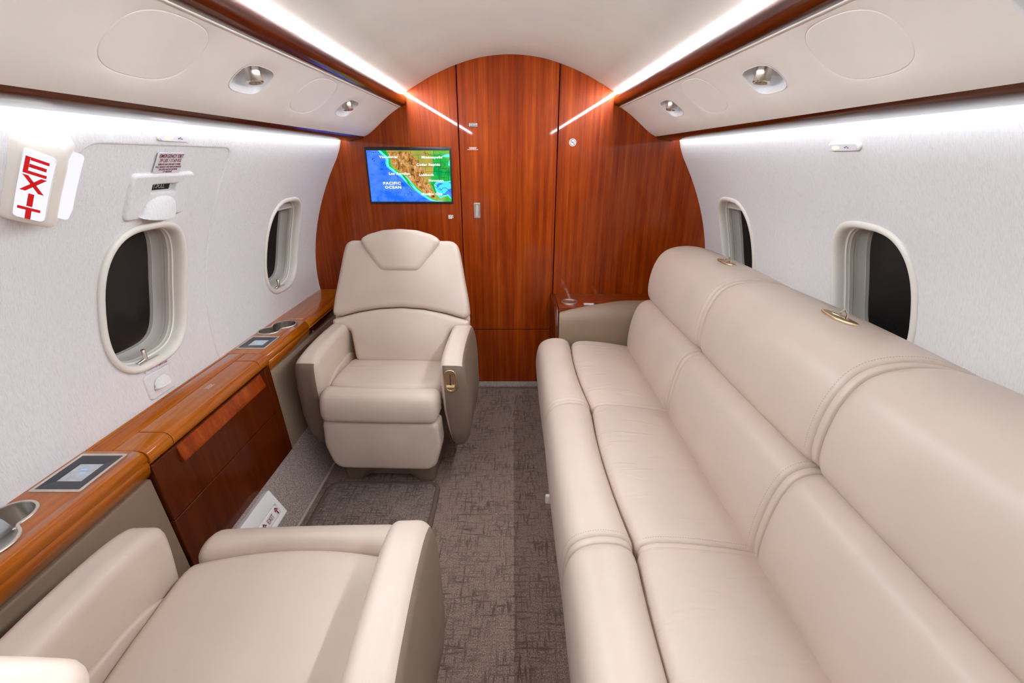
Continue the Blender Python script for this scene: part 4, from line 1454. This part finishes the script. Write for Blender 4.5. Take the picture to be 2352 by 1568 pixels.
# harness outlets on top of the back
for y in (1.135, 1.815):
    t = thing('belt_outlet', 'oval gold harness outlet on the sofa back, ' + ('beside the nearer right window' if y < 1.5 else 'below the farther right window'), 'fitting', (.868, y, .945), 'sofa harness outlets')
    zf = lambda x: .9545 - max(0, x - .86) * .20
    om = lambda a, b, h: (.870 + b, y + a, zf(.870 + b) + .003 + h)
    mb = sheet(superellipse(0, 0, .060, .021, 2.2, 48), [superellipse(0, 0, .034, .010, 2.2, 36)], om, .2, lip=.006, lip_r=.003)
    mb.build('plate', M['gold'], t, angle=60, recalc=False)
    mb = MB(); r_ = [om(a, b, -.003) for a, b in superellipse(0, 0, .036, .012, 2.2, 36)]
    mb.add(r_, [tuple(range(len(r_)))]); mb.build('slot', M['gap'], t, smooth=False)
    mb = MB()
    mb.tube([om(-.012, -.010, -.004), om(-.012, -.010, .012), om(-.011, 0, .022), om(-.012, .009, .012), om(-.012, .009, -.004)], .0028, 8)
    mb.build('ring', M['nickel'], t)
mb = MB(); mb.box(.132, .152, 1.322, 1.336, .17, .205, .003)
tb = mb.build('pull_tab', M['cream'], sofa); tb['label'] = 'small cream pull tab at the sofa front'

# ------------------------------------------------------------------ armchairs
def armchair(label, cx, yf, dr, yaw, seat_shift, b0, b1, near):
    c0 = Vector((cx, yf + dr * .22))
    ca, sa = math.cos(yaw), math.sin(yaw)
    root = thing('executive_armchair', label, 'armchair', (c0.x, c0.y, 0), 'beige leather armchairs')
    def cm(lx, u, z):
        px, py = lx, dr * (u - .22)
        return (c0.x + px * ca - py * sa, c0.y + px * sa + py * ca, z)
    # pedestal
    ped = [(-.197, 0, .006), (-.128, 0, .006), (-.114, .034, .01), (.114, .034, .01), (.128, 0, .006), (.197, 0, .006), (.205, .13, .02), (.19, .30, .01), (-.19, .30, .01), (-.205, .13, .02)]
    loft(rpoly(ped, 3), .004, .40, .006, .006, lambda a, b, t: cm(a, t, b), mid=2, seg=3).build('pedestal', M['leather_br'], root, angle=45)
    # leg rest
    ss = seat_shift
    lr = rpoly([(-.240, .337, .022), (-.246, .22, .12), (-.214, .104, .055), (.214, .104, .055), (.246, .22, .12), (.240, .337, .022)], 8)
    pillow(lr, lambda a, b, h: cm(a, -.035 + ss - h, b), .026, .020, .06, .006, 6, 110, power=3).build('leg_rest', M['leather'], root, angle=60)
    # seat
    arch = lambda d: (lambda a, b, s: (a - d * (1 - (2 * s - 1) ** 2) * max(0, min(1, (.16 - a) / .09)), b))
    rolp = spline([(.045, .430), (.034, .454), (.008, .466), (-.025, .463), (-.054, .447), (-.069, .415), (-.073, .375), (-.068, .348), (-.050, .3405), (.0, .340), (.04, .342), (.05, .38)], 64)
    rolp = [(a + ss, b) for a, b in rolp]
    loft(rolp, -.243, .243, .035, .035, lambda a, b, t: cm(t, a, b), mid=12, seg=6, bulge=.003,
         deform=lambda a, b, s: (a - .030 * (1 - (2 * s - 1) ** 2) * max(0, min(1, (a - ss + .02) / .06)), b)).build('seat_roll', M['leather'], root, angle=70)
    mainp = spline([(.054, .40), (.056, .438), (.072, .455), (.12, .461), (.22, .459), (.31, .452), (.345, .43), (.34, .36), (.2, .34), (.07, .35)], 64)
    mainp = [(a + ss * (1 if a < .2 else .4), b) for a, b in mainp]
    loft(mainp, -.242, .242, .028, .028, lambda a, b, t: cm(t, a, b), mid=12, seg=6, bulge=.004,
         deform=lambda a, b, s: (a - .032 * (1 - (2 * s - 1) ** 2) * max(0, min(1, (.17 + ss - a) / .10)), b)).build('seat_cushion', M['leather_w' if not near else 'leather'], root, angle=70)
    # arms
    ap_ = spline([(0.0, .572), (.028, .590), (.09, .604), (.20, .614), (.33, .616), (.40, .607), (.432, .575), (.438, .48), (.425, .32), (.39, .19), (.32, .145), (.14, .140), (.065, .155), (.03, .22), (.010, .32), (-.004, .44), (-.008, .53)], 96)
    def wz(z):
        zz = [.10, .15, .22, .32, .45, .53, .60, .65]
        ww = [.045, .056, .088, .109, .109, .104, .091, .085]
        return float(np.interp(z, zz, ww))
    def gz(z):
        return float(np.interp(z, [.14, .22, .35, .6], [.034, .020, .004, 0.0]))
    for sd in (-1, 1):
        raw = MB()
        prof = ccw(ap_)
        st = []
        for i in range(9):
            th = PI / 2 * i / 8
            st.append((.030 * (1 - math.cos(th)), .030 * (1 - math.sin(th))))
        for i in range(1, 5):
            st.append((.030 + .035 * i / 5, 0))
        for i in range(9):
            th = PI / 2 * (1 - i / 8)
            st.append((.1 - .034 * (1 - math.cos(th)), .034 * (1 - math.sin(th))))
        rows = []
        for t, ins in st:
            ring = inset(prof, ins) if ins else prof
            rows.append([(a, b, t / .1) for a, b in ring])
        raw.grid(rows, closed_u=True)
        n = len(prof)
        for row in (rows[0], rows[-1]):
            c = tuple(sum(p[i] for p in row) / n for i in range(3))
            raw.add(list(row) + [c], [(i, (i + 1) % n, n) for i in range(n)])
        def place(p):
            u, z, t = p
            return cm(sd * (.247 + gz(z) + t * wz(z)), u, z)
        pad, shell = [], []
        for f in raw.f:
            c = [sum(raw.v[i][k] for i in f) / len(f) for k in range(3)]
            u, z, t = c
            topz = .56 if u < .02 else np.interp(u, [.02, .1, .3, .44], [.568, .585, .592, .56])
            is_shell = t > .93 or (u < .030 and z < .566 and t > .14) or (u < .085 and z < .30 and t > .14) or (z < .2 and t > .2)
            (shell if is_shell else pad).append(f)
        V = [place(p) for p in raw.v]
        def sub(fs):
            used = sorted({i for f in fs for i in f}); mp_ = {j: i for i, j in enumerate(used)}
            return [V[i] for i in used], [tuple(mp_[i] for i in f) for f in fs]
        v_, f_ = sub(pad)
        pad_o = link_mesh('arm_pad', v_, f_, M['leather'], root, angle=70)
        v_, f_ = sub(shell)
        sh_o = link_mesh('arm_shell', v_, f_, M['leather_br'], root, angle=70)
        sh_o['label'] = 'taupe leather outer arm shell'
        # padded inner panel with an arched edge
        ip = spline([(.052, .39), (.060, .425), (.085, .448), (.13, .466), (.20, .478), (.30, .482), (.36, .47), (.37, .42), (.36, .38), (.20, .37), (.08, .37)], 60)
        pillow(ip, lambda a, b, h: cm(sd * (.249 - h), a, b), .010, .008, .004, .002, 4, 60).build('inner_pad', M['leather'], root, angle=60)
        if sd > 0:
            fm = lambda a, b, h: cm(sd * .292 + a, -.0075 - h, .507 + b)
            cap = lambda w, hh, k=10: [(w * math.cos(PI * i / k), hh - w + w * math.sin(PI * i / k)) for i in range(k + 1)] + [(-w * math.cos(PI * i / k), -(hh - w) - w * math.sin(PI * i / k)) for i in range(k + 1)]
            esc = sheet(cap(.0235, .048), [cap(.0185, .043)], lambda a, b, h: fm(a, b, h + .004), .2, lip=.004, lip_r=.002).build('control_escutcheon', M['gold'], root, angle=60, recalc=False)
            esc['label'] = 'gold recline control on the aisle arm'
            plate(cap(.0188, .0433), lambda a, b, h: fm(a, b, h + .0012), .0012, .0003).build('control_plate', M['gold'], esc)
            mb = MB(); mb.add([fm(a, b, .0018) for a, b in ((-.0016, -.020), (.0016, -.020), (.0016, .030), (-.0016, .030))], [(0, 1, 2, 3)])
            mb.build('control_slot', M['gap'], esc, smooth=False)
            mb = MB()
            mb.add([fm(a, b, h) for a, b, h in ((-.017, -.026, .001), (.017, -.026, .001), (.017, -.026, .007), (-.017, -.026, .007), (-.017, -.020, .001), (.017, -.020, .001), (.017, -.020, .005), (-.017, -.020, .005))],
                   [(0, 1, 2, 3), (4, 5, 6, 7), (0, 1, 5, 4), (3, 2, 6, 7), (1, 2, 6, 5), (0, 3, 7, 4)])
            mb.build('control_slider', M['gold'], esc, smooth=False)
    # back
    b0, b1 = Vector(b0), Vector(b1)
    d = (b1 - b0).normalized(); nn = Vector((-d.y, d.x))
    def bmap(a, s, h):
        q = b0 + d * s + nn * h
        return cm(a, q.x, q.y)
    lowo = rpoly([(-.206, .004, .035), (.206, .004, .035), (.226, .10, .05), (.238, .158, .03), (.318, .172, .02), (.331, .204, .026), (.21, .237, .1), (.11, .256, .1), (0, .263, .1), (-.11, .256, .1), (-.21, .237, .1), (-.331, .204, .026), (-.318, .172, .02), (-.238, .158, .03), (-.226, .10, .05)], 5)
    pillow(lowo, bmap, .034, .024, .03, .014, 8, 150, power=2.5).build('back_cushion', M['leather'], root, angle=60)
    uppo = rpoly([(-.329, .2085, .026), (-.21, .2415, .1), (-.11, .2595, .1), (0, .2665, .1), (.11, .2595, .1), (.21, .2415, .1), (.329, .2085, .026), (.318, .30, .2), (.274, .53, .2), (.262, .566, .03), (.235, .580, .03), (-.235, .580, .03), (-.262, .566, .03), (-.274, .53, .2), (-.318, .30, .2)], 5)
    pillow(uppo, bmap, .032, .024, .03, .014, 8, 160, power=2.5).build('upper_back', M['leather'], root, angle=60)
    heado = rpoly([(-.088, .432, .035), (.088, .432, .035), (.150, .515, .2), (.194, .578, .026), (.150, .604, .1), (.08, .624, .1), (0, .630, .1), (-.08, .624, .1), (-.150, .604, .1), (-.194, .578, .026), (-.150, .515, .2)], 5)
    hd = pillow(heado, bmap, .058, .024, .012, .008, 7, 130, power=2.5).build('headrest', M['leather'], root, angle=60)
    shell = rpoly([(-.206, .004, .035), (.206, .004, .035), (.238, .158, .03), (.320, .176, .02), (.326, .22, .03), (.274, .53, .2), (.258, .566, .03), (.12, .585, .1), (-.12, .585, .1), (-.258, .566, .03), (-.274, .53, .2), (-.326, .22, .03), (-.320, .176, .02), (-.238, .158, .03)], 5)
    pillow(shell, lambda a, s, h: bmap(a, s * .97, -.018 - h), .030, .026, .0, .035, 6, 130).build('back_shell', M['leather'], root, angle=60)
    if near:
        ho_ = inset(ccw(resample(heado, 130)), .006)
        path = [bmap(a, s, -.0125) for a, s in inset(ccw(resample(heado, 130)), .014) if s > .58 and abs(a) < .15]
        path.sort(key=lambda p: p[0])
        nw = Vector(bmap(0, .5, -1)) - Vector(bmap(0, .5, 0))
        dashes(path, .010, .005, .0007, .001, lambda i: nw, M['stitch'], 'stitching', hd)
    return root

armchair('beige leather armchair facing the camera in front of the wood bulkhead', -.522, 1.662, 1, math.radians(-2.0), 0.0, (.318, .432), (.542, 1.012), False)
armchair('beige leather armchair in the foreground, seen from behind its headrest', -.507, .804, -1, math.radians(2.2), -.066, (.398, .4365), (.618, .9365), True)

# ------------------------------------------------------------------ floor mat
mat = thing('floor_mat', 'rectangular bound carpet mat on the floor between the two armchairs', 'mat', (-.55, 1.3, 0))
mo = rpoly([(-.797, .92, .055), (-.302, .92, .055), (-.302, 1.648, .055), (-.797, 1.648, .055)], 8)
mi = inset(ccw(mo), .020)
plate(mi, lambda a, b, h: (a, b, .012 + h), .011, .002).build('mat_pile', M['carpet_mat'], mat, angle=50)
c = ccw(mo)
mb = MB(); mb.grid([[(a, b, z) for a, b in inset(c, i)] for i, z in ((0, .001), (.001, .008), (.005, .012), (.012, .0135), (.018, .012), (.0205, .009), (.0205, .001))], closed_u=True)
mb.build('binding', M['binding'], mat, angle=60)
